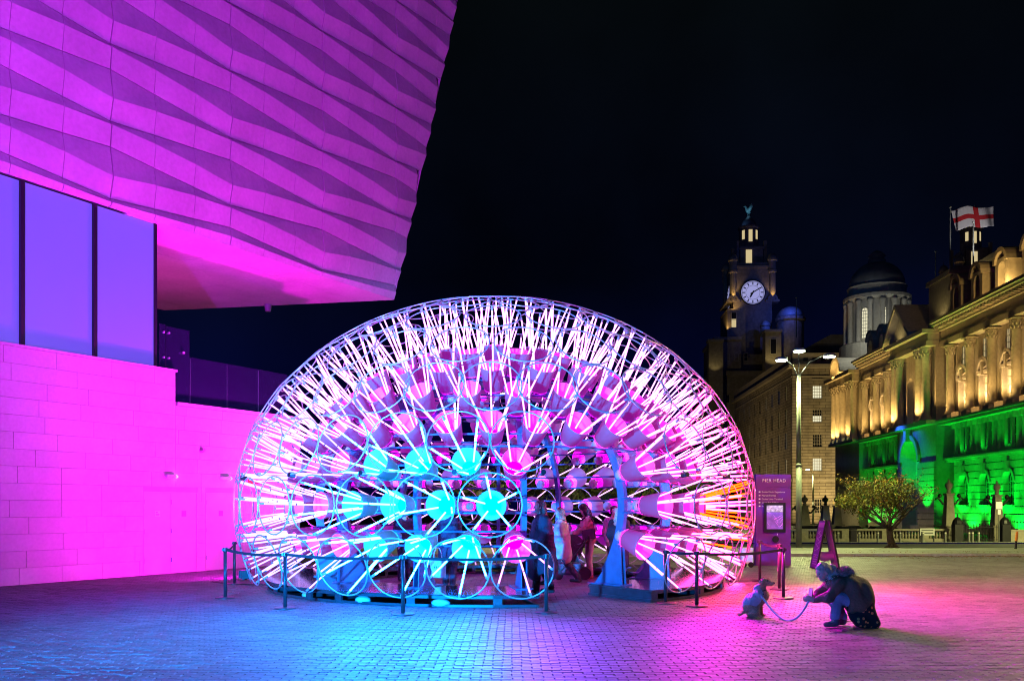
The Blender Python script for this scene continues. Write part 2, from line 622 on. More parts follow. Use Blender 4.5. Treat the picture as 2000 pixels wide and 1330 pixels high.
# window strip: frosted panes, their blue glow put into the colour
WT = 5.25
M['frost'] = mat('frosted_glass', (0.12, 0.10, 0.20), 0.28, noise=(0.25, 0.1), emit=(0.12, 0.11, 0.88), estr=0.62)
M['mull'] = mat('dark_mullion', (0.010, 0.010, 0.016), 0.5)
gl = [-5.6, -2.6, 0.59, 2.395, 4.22]
gl = [-5.2, -3.3, -1.4, 0.59, 2.42, 4.2]
for a, c in zip(gl[:-1], gl[1:]):
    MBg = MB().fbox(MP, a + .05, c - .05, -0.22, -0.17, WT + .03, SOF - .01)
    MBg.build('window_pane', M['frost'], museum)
for a in gl[:-1]:
    MB().fbox(MP, a - .05, a + .05, -0.24, -0.10, WT + .02, SOF - .005).build('mullion', M['mull'], museum)
MB().fbox(MP, 4.15, 4.23, -0.24, -0.13, WT + .02, SOF - .005).build('mullion', M['mull'], museum)
MB().fbox(MP, -5.2, 4.23, -0.9, -0.245, WT, SOF).build('window_backing', M['mull'], museum)

# lower wall: stone blocks in courses
NB = 14
ch = WT / NB
doors = [(3.70, 5.42, 2.12), (5.70, 6.80, 2.12), (7.10, 8.2, 2.12)]
def wall_top(u): return WT if u < 4.70 else 4.38
UL, UR = -3.2, 9.4
for c in range(NB):
    z0 = c * ch; z1 = z0 + ch
    if c == NB - 1: pass
    segs = []
    u = UL - random.uniform(0, 1.2)
    while u < UR:
        w_ = random.choice((1.05, 1.25, 1.45, 1.6))
        segs.append([u, min(u + w_, UR)]); u += w_
    out = []
    for a, e in segs:
        parts = [(a, e)]
        for d0, d1, dh in doors:
            if z0 < dh - .06:
                nxt = []
                for p0, p1 in parts:
                    if p1 <= d0 or p0 >= d1: nxt.append((p0, p1)); continue
                    if p0 < d0: nxt.append((p0, d0))
                    if p1 > d1: nxt.append((d1, p1))
                parts = nxt
        nxt = []
        for p0, p1 in parts:
            if p0 < 4.70 < p1: nxt += [(p0, 4.70), (4.70, p1)]
            else: nxt.append((p0, p1))
        out += nxt
    for p0, p1 in out:
        if p1 - p0 < .05: continue
        top = wall_top((p0 + p1) / 2)
        if z0 > top - .04: continue
        zz = min(z1, top)
        lowest = min([d[2] for d in doors if d[0] < (p0 + p1) / 2 < d[1]] + [99])
        za = z0
        if lowest < 90 and z0 < lowest < z1: za = lowest
        h = random.uniform(-.0012, .0012)
        mb = MB()
        e_ = .002; q = .003
        A = [(p0 + e_, za + e_), (p1 - e_, za + e_), (p1 - e_, zz - e_), (p0 + e_, zz - e_)]
        B = [(p0 + e_ + q, za + e_ + q), (p1 - e_ - q, za + e_ + q), (p1 - e_ - q, zz - e_ - q), (p0 + e_ + q, zz - e_ - q)]
        mb.prism([MP(u, -.02, z) for u, z in A], [MP(u, h, z) for u, z in B])
        obj('stone_block', mb.mesh('stone_block', M['stone_low']), museum)
b = MB()
b.fbox(MP, UL - 1.2, 4.69, -.9, -.016, 0, WT - .01)
b.fbox(MP, 4.69, UR - .01, -.9, -.016, 0, 4.37)
b.fbox(MP, 4.7, UR - .02, -9, -.91, 4.2, 4.36)
b.build('wall_core', mat('pale_joint', (0.34, 0.31, 0.28), 0.9), museum)
b = MB()
b.fbox(MP, UL - 1.2, 4.74, -.5, .035, WT + .002, WT + .06)
b.fbox(MP, 4.745, UR + .03, -.5, .05, 4.382, 4.47)
b.build('coping', M['stone_low'], museum)

# service doors
M['doorp'] = mat('door_paint', (0.50, 0.46, 0.44), 0.4)
M['signgrey'] = mat('sign_grey', (0.10, 0.10, 0.11), 0.5)
M['signwhite'] = mat('sign_white', (0.75, 0.75, 0.75), 0.5)
leaves_ = [(3.73, 4.55), (4.57, 5.39), (5.73, 6.77), (7.13, 8.17)]
for i, (a, e) in enumerate(leaves_):
    d = MB().fbox(MP, a, e, -.06, -.012, .02, 2.08).build('door', M['doorp'], museum)
    mid = (a + e) / 2
    MB().fbox(MP, mid - .07, mid + .08, -.012, -.006, 1.48, 1.63).build('door_sign', M['signwhite'] if i == 0 else M['signgrey'], d)
    if i == 0:
        MB().fbox(MP, mid - .045, mid + .055, -.006, -.003, 1.5, 1.52).fbox(MP, mid - .045, mid + .055, -.006, -.003, 1.54, 1.56).fbox(MP, mid - .045, mid + .0, -.006, -.003, 1.58, 1.61).build('sign_print', M['signgrey'], d)
    hb = MB()
    for hz in (.3, 1.05, 1.8):
        hb.fbox(MP, a - .012, a + .012, -.012, .004, hz, hz + .12)
    hb.build('hinge', M['steel'], d, kind='stuff')
b = MB()
for d0, d1, dh in doors:
    b.fbox(MP, d0, d0 + .028, -.05, .006, 0, dh); b.fbox(MP, d1 - .028, d1, -.05, .006, 0, dh); b.fbox(MP, d0 + .028, d1 - .028, -.05, .006, dh - .035, dh)
b.build('door_frame', M['doorp'], museum)
b = MB(); b.fbox(MP, 4.5, 4.62, -.045, -.035, .0, 2.08); b.build('door_gap', M['black'], museum)

# wall lamps, camera
M['lens'] = emat('lamp_lens', (0.25, 0.9, 0.85), 1.6)
for u, z in ((4.50, 2.52), (6.36, 2.52)):
    t = MB()
    t.tube(MP(u - .16, .09, z), MP(u + .12, .09, z), .055, n=12)
    t.fbox(MP, u - .12, u + .05, .0, .06, z - .03, z + .03)
    l = t.build('wall_lamp', M['signwhite'], museum)
    MB().tube(MP(u + .12, .09, z), MP(u + .19, .09, z), .056, .03, n=12).build('lens', M['lens'], l)
t = MB(); t.tube(MP(5.55, .0, 3.25), MP(5.55, .12, 3.25), .07, .05, 12); t.build('wall_camera', M['plastic'], museum)
sg = MB(); sg.fbox(MP, 7.25, 7.75, .0, .05, 2.4, 2.62)
sg = sg.build('lit_sign', mat('red_sign', (.25, .02, .02), .5, emit=(1, .03, .03), estr=.5), museum)

# glass guard on the terrace
gp = MB().fbox(MP, 4.27, 4.46, -.11, -.09, WT + .07, 6.45); gp.build('glass_panel', M['glassp'], museum)
gp = MB().fbox(MP, 4.48, 5.24, -.11, -.09, 4.48, 6.42); gp.build('glass_panel', M['glassp'], museum)
prev = 5.26
for u in (6.55, 7.75, 8.95):
    MB().fbox(MP, prev + .01, u - .01, -.11, -.09, 4.48, 5.72).build('glass_panel', M['glassp'], museum); prev = u
for z in (4.95, 5.6, 6.25):
    for u in (4.40, 4.56):
        MB().tube(MP(u, -.12, z), MP(u, -.06, z), .025, n=10).build('glass_clamp', M['wire'], museum)
for u in (5.26, 6.55, 7.75):
    MB().fbox(MP, u - .006, u + .006, -.12, -.08, 4.48, 5.7).build('glass_edge', mat('green_glass_edge', (.05, .12, .08), .2), museum)
MB().tube(MP(5.0, -.06, 5.8), MP(5.0, -.02, 5.8), .035, n=10).build('glass_clamp', M['wire'], museum)

# floodlights added to wash the museum wall and facade magenta and violet
for i, (x, y, tx, tu, tz, w_, ang, lab) in enumerate(((-5.0, -1.5, 0, 6.5, 15.5, 68000, 62, 'added black floodlight on the paving out of view, lighting the folded facade violet'),
                                                  (-6.35, 21.9, 0, 3.9, 2.6, 1750, 165, 'added black floodlight on the paving washing the museum wall magenta, hidden by the dome edge'),
                                                  (-5.75, 24.3, 0, 6.0, 9.6, 7000, 140, 'added black floodlight behind the dome edge aimed up at the folded facade'))):
    f_ = thing('floodlight', lab, 'floodlight', (x, y, 0))
    MB().box(-.12, .12, -.08, .08, .03, .22).build('housing', M['black'], f_)
    MB().box(-.03, .03, -.10, .10, .0, .03).build('foot', M['black'], f_)
    l_ = bpy.data.lights.new('lamp', 'SPOT'); l_.energy = w_; l_.color = ((.42, .02, 1.0), (1.0, 0.0, 1.0), (1.0, 0.0, 1.0))[i]; l_.spot_size = R(ang); l_.spot_blend = 1.0; l_.shadow_soft_size = .1
    o_ = linkobj(bpy.data.objects.new('lamp', l_)); o_.parent = f_; o_.location = (0, 0, .3)
    d_ = Vector(MP(tu, 0, tz)) - Vector((x, y, .3)); o_.rotation_euler = d_.to_track_quat('-Z', 'Y').to_euler()

tl = thing('floodlight', 'hidden added lamp on the terrace floor behind the glass guard, lighting the soffit', 'floodlight', MP(7.0, -3.2, 4.39))
MB().box(-.1, .1, -.1, .1, 0, .12).build('housing', M['black'], tl)  # lamp added out of sight to brighten the soffit
l_ = bpy.data.lights.new('lamp', 'POINT'); l_.energy = 520; l_.color = (1.0, .04, .80); l_.shadow_soft_size = .1
o_ = linkobj(bpy.data.objects.new('lamp', l_)); o_.parent = tl; o_.location = (0, 0, .3)
# ------------------------------------------------------------ the light dome
DX, DY = -0.36, 20.7
RO, RC, ZC = 5.61, 4.52, 1.75
dome = thing('light_dome', 'glowing dome of white buckets, wire rings and radiating light tubes on the plaza', 'light sculpture', (DX, DY, 0))
M['t_mag'] = emat('magenta_tube', MAG); M['t_cya'] = emat('cyan_tube', CYA)
M['t_vio'] = emat('violet_tube', VIO); M['t_ros'] = emat('rose_tube', ROS); M['t_red'] = emat('red_tube', RED); M['t_pnk'] = emat('pink_tube', PNK)
M['clip'] = mat('dark_clip', (.02, .02, .025), .5)

def az_dir(a):
    """azimuth 0 faces the camera, positive towards +x"""
    return Vector((math.sin(a), -math.cos(a), 0))
def surf(a, phi, inset=0.0):
    d = az_dir(a)
    p = d * (RO * math.cos(phi)) + Vector((0, 0, ZC + RC * math.sin(phi)))
    nn = (d * (math.cos(phi) / RO) + Vector((0, 0, math.sin(phi) / RC))).normalized()
    return p - nn * inset, nn
# row latitudes, equal steps along the curve
_ph = np.linspace(0, PI / 2, 2000)
_ds = np.sqrt((RO * np.sin(_ph)) ** 2 + (RC * np.cos(_ph)) ** 2)
_arc = np.concatenate([[0], np.cumsum((_ds[1:] + _ds[:-1]) / 2 * np.diff(_ph))])
STEP = 1.075
def phi_at(s): return float(np.interp(abs(s), _arc, _ph)) * (1 if s >= 0 else -1)

RING_R, RING_Z = 0.530, 0.0
B_MOUTH, B_BASE = 1.0, 1.5
def bucket_mesh(kind):
    mb = MB()
    n = 20
    prof = [(0.185, -B_BASE), (0.262, -B_MOUTH - .02), (0.272, -B_MOUTH), (0.258, -B_MOUTH), (0.250, -B_MOUTH - .03), (0.172, -B_BASE + .02)]
    mb.lathe(prof[:4], n, cap=False)
    nb = len(mb.v)
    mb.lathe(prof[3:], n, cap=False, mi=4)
    k = len(prof) - 1
    mb.f.append(tuple(i for i in range(n - 1, -1, -1))); mb.m.append(3)
    mb.f.append(tuple(nb + 2 * n + i for i in range(n))); mb.m.append(2)
    # small round hub behind the base
    mb.lathe([(.10, -B_BASE - .22), (.115, -B_BASE - .2), (.115, -B_BASE - .13)], 14, cap=True, mi=3)
    mb.lathe([(.05, -B_BASE - .14), (.05, -B_BASE + .0)], 8, cap=False, mi=1)
    return mb.mesh('bucket', [M['plastic'], M['clip'], emat(kind + '_added_plate', ADDED_PLATE[kind]), M['diffuser'], mat(kind + '_glow_liner', (.10, .10, .10), .6, emit=LINER_GLOW[kind], estr=1.0)], True)
def ring_mesh():
    mb = MB()
    mb.poly([(RING_R * math.cos(2 * PI * i / 32), RING_R * math.sin(2 * PI * i / 32), 0) for i in range(32)], .0125, 6, closed=True)
    return mb.mesh('ring', M['wire'], True)
def tube_pts(th):
    c, s = math.cos(th), math.sin(th)
    return Vector((.505 * c, .505 * s, -.015)), Vector((.13 * c, .13 * s, -1.30))
TUBE_R = 0.016
def tube_geo(mb, M4, th, mi):
    a, b = tube_pts(th)
    a = M4 @ a; b = M4 @ b
    d = b - a
    mb.tube(a + d * .045, b, TUBE_R, n=8, mi=mi)
def tube_mesh(material):
    mb = MB()
    a, b = tube_pts(0)
    d = b - a
    mb.tube(a, a + d * .05, .0205, n=8, mi=1)
    mb.tube(a + d * .05, a + d * .50, TUBE_R, n=8, mi=0, caps=False)
    mb.tube(a + d * .50, a + d * .512, TUBE_R + .004, n=8, mi=2)
    mb.tube(a + d * .512, b, TUBE_R, n=8, mi=0)
    mb.tube(a + Vector((.02, 0, .0)), a + d * .02, .014, n=6, mi=1)
    return mb.mesh('light_tube', [material, M['cap'], M['clip']])
rm_ = ring_mesh()
BM = {k: bucket_mesh(k) for k in ADDED_PLATE}
TM = {k: tube_mesh(M['t_' + k]) for k in ('mag', 'cya', 'red', 'pnk', 'vio', 'ros')}
MODS = []
for row in range(-1, 8):
    s = STEP * row
    phi = phi_at(s)
    rho = RO * math.cos(phi)
    if rho < 0.35:
        continue
    N = 32 if rho > 4.9 else max(1, int(2 * PI * rho / 1.11))
    for i in range(N):
        a = (i + (0.5 if row % 2 else 0.0)) * 2 * PI / N
        if a > PI: a -= 2 * PI
        ad = math.degrees(a)
        if row in (-1, 0, 1) and 8 < ad < 37: continue
        MODS.append((row, phi, a, ad))
def mod_colour(row, ad):
    if (row == 0 and -36 < ad < 3) or (row in (-1, 1) and -31 < ad < 0): return 'cya'
    if row == 0 and ad in (0,): return 'cya'
    if row == 0 and 62 < ad < 92: return 'red'
    if row == -1 and 60 < ad < 75: return 'red'
    if row in (-1, 0, 1, 2) and 30 < ad < 52: return 'ros'
    if row == 0 and 50 < ad < 110: return 'pnk'
    if row == -1 and 48 < ad < 110: return 'pnk'
    if row in (1, 2) and 52 < ad < 110: return 'pnk'
    if row in (-1, 0, 1) and -112 < ad < -28: return 'vio'
    return 'mag'
def front_key(m):
    row, phi, a, ad = m
    p, nn = surf(a, phi)
    return (p + Vector((DX, DY, 0)) - cam.location).length + (0 if row < 5 else 3)
MODS.sort(key=front_key)
rest = MB()
MI = {'mag': 0, 'cya': 1, 'red': 2, 'pnk': 3, 'vio': 5, 'ros': 6}
for idx, (row, phi, a, ad) in enumerate(MODS):
    p, nn = surf(a, phi)
    up = Vector((0, 0, 1)) if abs(nn.z) < .95 else -az_dir(a)
    x = up.cross(nn).normalized(); y = nn.cross(x)
    M4 = Matrix(((x.x, y.x, nn.x, p.x), (x.y, y.y, nn.y, p.y), (x.z, y.z, nn.z, p.z), (0, 0, 0, 1)))
    colr = mod_colour(row, ad)
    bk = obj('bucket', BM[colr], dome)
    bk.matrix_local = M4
    rg = obj('ring', rm_, bk)
    ph0 = random.choice((90, 126, 108)) + random.uniform(-6, 6) + (20 if row == -1 else 0)
    for k in range(5):
        th = R(ph0 + 72 * k + random.uniform(-3, 3))
        c = colr
        if colr == 'red' and random.random() < (.12 if row == 0 else .6): c = 'pnk'
        if idx < 60:
            t = obj('light_tube', TM[c], bk)
            t.rotation_euler = (0, 0, th)
        else:
            A, B = tube_pts(th)
            A = M4 @ A; B = M4 @ B; d = B - A
            rest.tube(A, A + d * .05, .0205, n=6, mi=4)
            rest.tube(A + d * .05, B, TUBE_R, n=6, mi=MI[c])
rest.build('light_tube', [M['t_mag'], M['t_cya'], M['t_red'], M['t_pnk'], M['cap'], M['t_vio'], M['t_ros']], dome, kind='stuff')

# hoops that carry the buckets
def arc_pts(a0, a1, phi, inset, dz=0, n=None):
    n = n or max(8, int(abs(a1 - a0) / R(3.75)))
    out = []
    for i in range(n + 1):
        a = a0 + (a1 - a0) * i / n
        p, nn = surf(a, phi, inset)
        # shift along the tangent
        d = az_dir(a)
        tng = (Vector((0, 0, 1)) - nn * nn.z).normalized() if abs(nn.z) < .99 else -d
        out.append(tuple(p + tng * dz))
    return out
for row in range(-1, 7):
    phi = phi_at(STEP * row)
    for dz in (-.14, .14):
        mb = MB()
        if row <= 1:
            mb.poly(arc_pts(R(37), R(360 + 8.5), phi, 1.56, dz), .022, 6)
        else:
            pts = arc_pts(0, 2 * PI, phi, 1.56, dz)
            mb.poly(pts[:-1], .022, 6, closed=True)
        mb.build('hoop', M['steel'], dome, True)
# ribs
for ad in (8.5, -21, -51, -81, -111, -141, 39.5, 68, 96, 126, 156, 180):
    a = R(ad)
    d = az_dir(a); tng = Vector((math.cos(a), math.sin(a), 0))
    mb = MB()
    prev = None
    phs = [R(-31 + i * 5.2) for i in range(23)]
    for ph in phs:
        po, nn = surf(a, ph, 1.62)
        pi_ = po - nn * .17
        if pi_.z < .24: continue
        q = [po - tng * .046, po + tng * .046, pi_ + tng * .046, pi_ - tng * .046]
        if prev:
            mb.hexa([tuple(v) for v in prev + q])
        prev = q
    mb.build('rib', M['steel'], dome)
    # foot plate and gusset
    po, nn = surf(a, R(-31), 1.62)
    base = d * 3.75
    g = MB()
    for s in (-.05, .05):
        t0 = tng * (s - .008); t1 = tng * (s + .008)
        tri = [d * 3.95 + Vector((0, 0, .235)), d * 3.2 + Vector((0, 0, .235)), d * 3.9 + Vector((0, 0, 1.0))]
        g.prism([tuple(v + t0) for v in tri], [tuple(v + t1) for v in tri])
    c0 = d * 3.55
    g.hexa([tuple(c0 + d * sx * .45 + tng * sy * .16 + Vector((0, 0, z))) for z in (.222, .24) for sx, sy in ((-1, -1), (1, -1), (1, 1), (-1, 1))])
    g.build('rib_foot', M['steel'], dome)
mb = MB()
pt = surf(0, PI / 2, 1.72)[0]
mb.poly([(.62 * math.cos(t), .62 * math.sin(t), pt.z - .03) for t in np.linspace(0, 2 * PI, 24, endpoint=False)], .06, 8, closed=True)
mb.build('crown_ring', M['steel'], dome, True)

# small flood cans added between the outer rings to throw colour over the paving
for ad, c_, P_, far in ((-62, (.04, .04, 1.0), 500, 4), (-40, (.0, .15, 1.0), 1500, 4), (-23, (.0, .25, 1.0), 2600, 4), (-6, (.0, .25, 1.0), 2600, 4),
                        (9, (.30, .02, 1.0), 1500, 5), (38, (.80, .0, .90), 2300, 4.5), (52, (1.0, .01, .60), 4200, 4.0), (72, (1.0, .03, .34), 7000, 3.2)):
    a = R(ad)
    p, nn = surf(a, phi_at(STEP * .5), -.03)
    cn = obj('added_can', MB().tube(p - nn * .10, p + nn * .02, .045, n=10).mesh('added_can', M['black']), dome)
    l_ = bpy.data.lights.new('lamp', 'SPOT'); l_.energy = P_; l_.color = c_; l_.spot_size = R(118); l_.spot_blend = 1.0; l_.shadow_soft_size = .15
    o_ = linkobj(bpy.data.objects.new('lamp', l_)); o_.parent = cn
    q_ = p + nn * .05
    o_.location = q_
    t_ = az_dir(a) * (RO + far) + Vector((0, 0, 0))
    o_.rotation_euler = (t_ - q_).to_track_quat('-Z', 'Y').to_euler()

# base deck in segments
def deck_segment(a0, a1):
    n = max(2, int((a1 - a0) / R(7.5)))
    mb = MB(); dk = MB()
    r0, r1 = 3.25, 4.98
    for i in range(n):
        b0 = a0 + (a1 - a0) * i / n; b1 = a0 + (a1 - a0) * (i + 1) / n
        d0, d1 = az_dir(b0), az_dir(b1)
        def ringbox(m_, ra, rb, z0, z1, e0=d0, e1=d1):
            m_.hexa([tuple(e0 * ra + Vector((0, 0, z0))), tuple(e0 * rb + Vector((0, 0, z0))), tuple(e1 * rb + Vector((0, 0, z0))), tuple(e1 * ra + Vector((0, 0, z0))),
                     tuple(e0 * ra + Vector((0, 0, z1))), tuple(e0 * rb + Vector((0, 0, z1))), tuple(e1 * rb + Vector((0, 0, z1))), tuple(e1 * ra + Vector((0, 0, z1)))])
        ringbox(mb, r1 - .05, r1, .004, .05); ringbox(mb, r1 - .05, r1, .15, .20)
        ringbox(mb, r0, r0 + .05, .004, .05); ringbox(mb, r0, r0 + .05, .15, .20)
        ringbox(dk, r0 - .02, r1 + .02, .203, .22)
        if i % 2 == 0:
            e1 = az_dir(b0 + R(1.8))
            ringbox(mb, r1 - .05, r1, .0505, .1495, d0, e1); ringbox(mb, r0, r0 + .05, .0505, .1495, d0, e1)
            ringbox(mb, r0 + .051, r1 - .051, .02, .19, d0, az_dir(b0 + R(.8)))
    for b in (a0, a1):
        d = az_dir(b); t = Vector((math.cos(b), math.sin(b), 0)) * .03
        mb.hexa([tuple(d * ra + t * s + Vector((0, 0, z))) for z in (.003, .2015) for ra, s in ((r0 - .01, -1), (r1 + .01, -1), (r1 + .01, 1), (r0 - .01, 1))]) if False else None
        for z0, z1 in ((.002, .05), (.15, .201)):
            mb.hexa([tuple(d * ra + t * s + Vector((0, 0, z))) for z in (z0, z1) for ra, s in ((r0 - .01, -1), (r1 + .01, -1), (r1 + .01, 1), (r0 - .01, 1))])
    mb.build('deck_frame', M['deckframe'], dome)
    dk.build('deck_board', M['deck'], dome)
segs_ = [(35, 80), (80, 125), (125, 170), (170, 190), (190, 235), (235, 280), (280, 325), (325, 369.5)]
for s0, s1 in segs_:
    deck_segment(R(s0 + .3), R(s1 - .3))

# sandbags lying in the frame slots
def sandbag(ad, r, label):
    d = az_dir(R(ad))
    mb = MB()
    n, m = 12, 7
    v = []; f = []
    for i in range(m + 1):
        t = PI * i / m
        for k in range(n):
            s = 2 * PI * k / n
            j = 1 + .10 * math.sin(3 * s + ad) * math.sin(t)
            v.append((.17 * math.cos(t), .11 * math.sin(t) * math.cos(s) * j, .072 + .07 * math.sin(t) * math.sin(s) * j))
    for i in range(m):
        for k in range(n):
            f.append((i * n + k, i * n + (k + 1) % n, (i + 1) * n + (k + 1) % n, (i + 1) * n + k))
    o = obj('sandbag', make_mesh('sandbag', v, f, M['bag'], smooth=True))
    p = d * r + Vector((DX, DY, 0))
    o.location = p; o.rotation_euler = (0, 0, R(ad + random.uniform(-20, 20)))
    tag(o, label, 'sandbag', 'sandbags holding down the dome base')
sandbag(-45, 4.87, 'pale sandbag poking out of the dome base behind the second black barrier post')
sandbag(-28, 4.87, 'pale sandbag in the dome base slot under the blue lit rings')
sandbag(-10.2, 4.9, 'pale sandbag lying under the tote bag against the dome base')
# ------------------------------------------------------------ old stone buildings across the square
def lamp_spot(name, parent, loc, target, colr, watts, ang=100, blend=0.6, size=0.12):
    l = bpy.data.lights.new(name, 'SPOT')
    if colr == AMBER: watts *= 5.0
    if colr == GREEN: watts *= 2.6
    l.energy = watts; l.color = colr; l.spot_size = R(ang); l.spot_blend = blend; l.shadow_soft_size = size
    o = bpy.data.objects.new(name, l)
    d = (Vector(target) - Vector(loc)).normalized()
    o.rotation_euler = d.to_track_quat('-Z', 'Y').to_euler()
    o.location = loc
    if parent: o.parent = parent
    return linkobj(o)
def lamp_point(name, parent, loc, colr, watts, size=0.1):
    l = bpy.data.lights.new(name, 'POINT')
    l.energy = watts; l.color = colr; l.shadow_soft_size = size
    o = bpy.data.objects.new(name, l)
    o.location = loc
    if parent: o.parent = parent
    return linkobj(o)
AMBER = (1.0, 0.60, 0.17); GREEN = (0.0, 1.0, 0.035); BLUE = (0.02, 0.12, 1.0); WARM = (1.0, 0.78, 0.30)

M['port'] = mat('portland_stone', (0.40, 0.36, 0.29), 0.8, noise=((0.25, 0.15), (2.5, 0.12)), bump=(6, 0.4), island=0.06)
M['slate'] = mat('dark_slate', (0.035, 0.036, 0.042), 0.6, noise=(2, 0.3))
M['lead'] = mat('grey_lead', (0.20, 0.20, 0.20), 0.55, noise=(0.8, 0.2))
M['lit'] = emat('lit_pane_warm', (1.0, 0.80, 0.42), 0.62)
M['litw'] = emat('lit_pane_pale', (1.0, 0.93, 0.62), 0.85)
M['litd'] = emat('lit_pane_dim', (0.85, 0.68, 0.26), 0.20)
M['dark'] = mat('dark_pane', (0.015, 0.016, 0.02), 0.12)
M['blind'] = mat('pale_window_blind', (.62, .55, .46), .6)
M['wframe'] = mat('window_paint', (0.42, 0.40, 0.34), 0.6)

def window(parent, fr, a0, a1, z0, z1, w, pane, nx=2, nz=3, bar=.06, arched=False, name='window'):
    """frame with glazing bars as a part, its pane as a sub-part; fr(a, w, z)"""
    mb = MB()
    dep = .10
    for i in range(nx + 1):
        a = a0 + (a1 - a0) * i / nx
        h = bar if i in (0, nx) else bar * .6
        mb.fbox(fr, a - h, a + h, w - dep, w, z0, z1)
    for k in range(nz + 1):
        z = z0 + (z1 - z0) * k / nz
        h = bar if k in (0, nz) else bar * .6
        mb.fbox(fr, a0 + bar + .002, a1 - bar - .002, w - dep + .012, w - .012, z - h, z + h)
    if arched:
        r = (a1 - a0) / 2; c = (a0 + a1) / 2
        pts = [(c + r * math.cos(t), z1 + r * math.sin(t)) for t in np.linspace(0, PI, 9)]
        mb.poly([fr(a, w - .05, z) for a, z in pts], bar, 4)
        mb.fbox(fr, c - bar * .6, c + bar * .6, w - dep, w - .01, z1, z1 + r)
    o = mb.build(name, M['wframe'], parent)
    pm = MB()
    pm.fbox(fr, a0, a1, w - dep - .03, w - dep - .005, z0, z1)
    if arched:
        r = (a1 - a0) / 2; c = (a0 + a1) / 2
        ring = [(c + r * math.cos(t), z1 + r * math.sin(t)) for t in np.linspace(0, PI, 11)]
        pm.prism([fr(a, w - dep - .03, z) for a, z in ring], [fr(a, w - dep - .005, z) for a, z in ring])
    pm.build('pane', pane, o)
    return o
def arch_fill(mb, fr, a0, a1, zs, zt, w0, w1, n=12, mi=0):
    """wall above a round-headed opening a0..a1 springing at zs, up to zt"""
    r = (a1 - a0) / 2; c = (a0 + a1) / 2
    for i in range(n):
        t0 = PI - PI * i / n; t1 = PI - PI * (i + 1) / n
        x0, y0 = c + r * math.cos(t0), zs + r * math.sin(t0)
        x1, y1 = c + r * math.cos(t1), zs + r * math.sin(t1)
        mb.hexa([fr(x0, w0, y0), fr(x1, w0, y1), fr(x1, w1, y1), fr(x0, w1, y0), fr(x0, w0, zt), fr(x1, w0, zt), fr(x1, w1, zt), fr(x0, w1, zt)], mi)
def arch_band(mb, fr, c, r0, r1, zs, w0, w1, n=12, t_a=0.0, t_b=PI, mi=0):
    for i in range(n):
        t0 = t_a + (t_b - t_a) * i / n; t1 = t_a + (t_b - t_a) * (i + 1) / n
        P = []
        for w in (w0, w1):
            P += [fr(c + r0 * math.cos(t0), w, zs + r0 * math.sin(t0)), fr(c + r1 * math.cos(t0), w, zs + r1 * math.sin(t0)),
                  fr(c + r1 * math.cos(t1), w, zs + r1 * math.sin(t1)), fr(c + r0 * math.cos(t1), w, zs + r0 * math.sin(t1))]
        mb.hexa(P, mi)

# ---------------- harbour office with columns, green and amber floodlights
port = thing('port_office', 'baroque stone office block with tall columns floodlit amber above and green below', 'building')
def PF(d, w, z): return (50 + .0555 * d - .9985 * w, d + .0555 * w, z)
GB = -1.5
mb = MB()
mb.prism([PF(86, -.8, GB), PF(165.2, -.8, GB), PF(165.2, -30, GB), PF(86, -30, GB)],
         [PF(86, -.8, 25), PF(165.2, -.8, 25), PF(165.2, -30, 25), PF(86, -30, 25)])
mb.build('wall', M['port'], port)

wings = [([97.2, 102.9, 108.7, 114.4], 2.85, 0.0, [94.3, 100.1, 105.8, 111.5, 117.2], 88.0, 119.4),
         ([137.2, 142.4, 147.6], 2.6, 0.0, [134.5, 139.8, 145.0, 150.3], 133.4, 151.6)]
colm = None
def column_mesh(h, r):
    mb = MB()
    n = 20
    mb.lathe([(r * 1.35, 0), (r * 1.35, .18), (r * 1.2, .25), (r * 1.25, .36), (r * 1.02, .5), (r, 1.2), (r * .98, h * .45), (r * .86, h - 1.15), (r * .95, h - 1.08), (r * .88, h - 1.0), (r * 1.02, h - .5), (r * 1.32, h - .16), (r * 1.32, h)], n)
    for ring in range(2):
        for k in range(8):
            t = 2 * PI * (k + ring * .5) / 8
            c, s = math.cos(t), math.sin(t)
            z0 = h - .98 + ring * .4
            mb.tube((c * r * .9, s * r * .9, z0), (c * r * 1.32, s * r * 1.32, z0 + .42), r * .2, r * .08, 5)
    mb.box(-r * 1.4, r * 1.4, -r * 1.4, r * 1.4, h, h + .2)
    return mb.mesh('column', M['port'], True)
COLM = column_mesh(8.7, .52)
COLS = column_mesh(9.6, .60)
def put_column(d, w, z, me=COLM):
    o = obj('column', me, port, loc=PF(d, w, z))
    o.rotation_euler = (0, 0, R(-3.18))
    return o

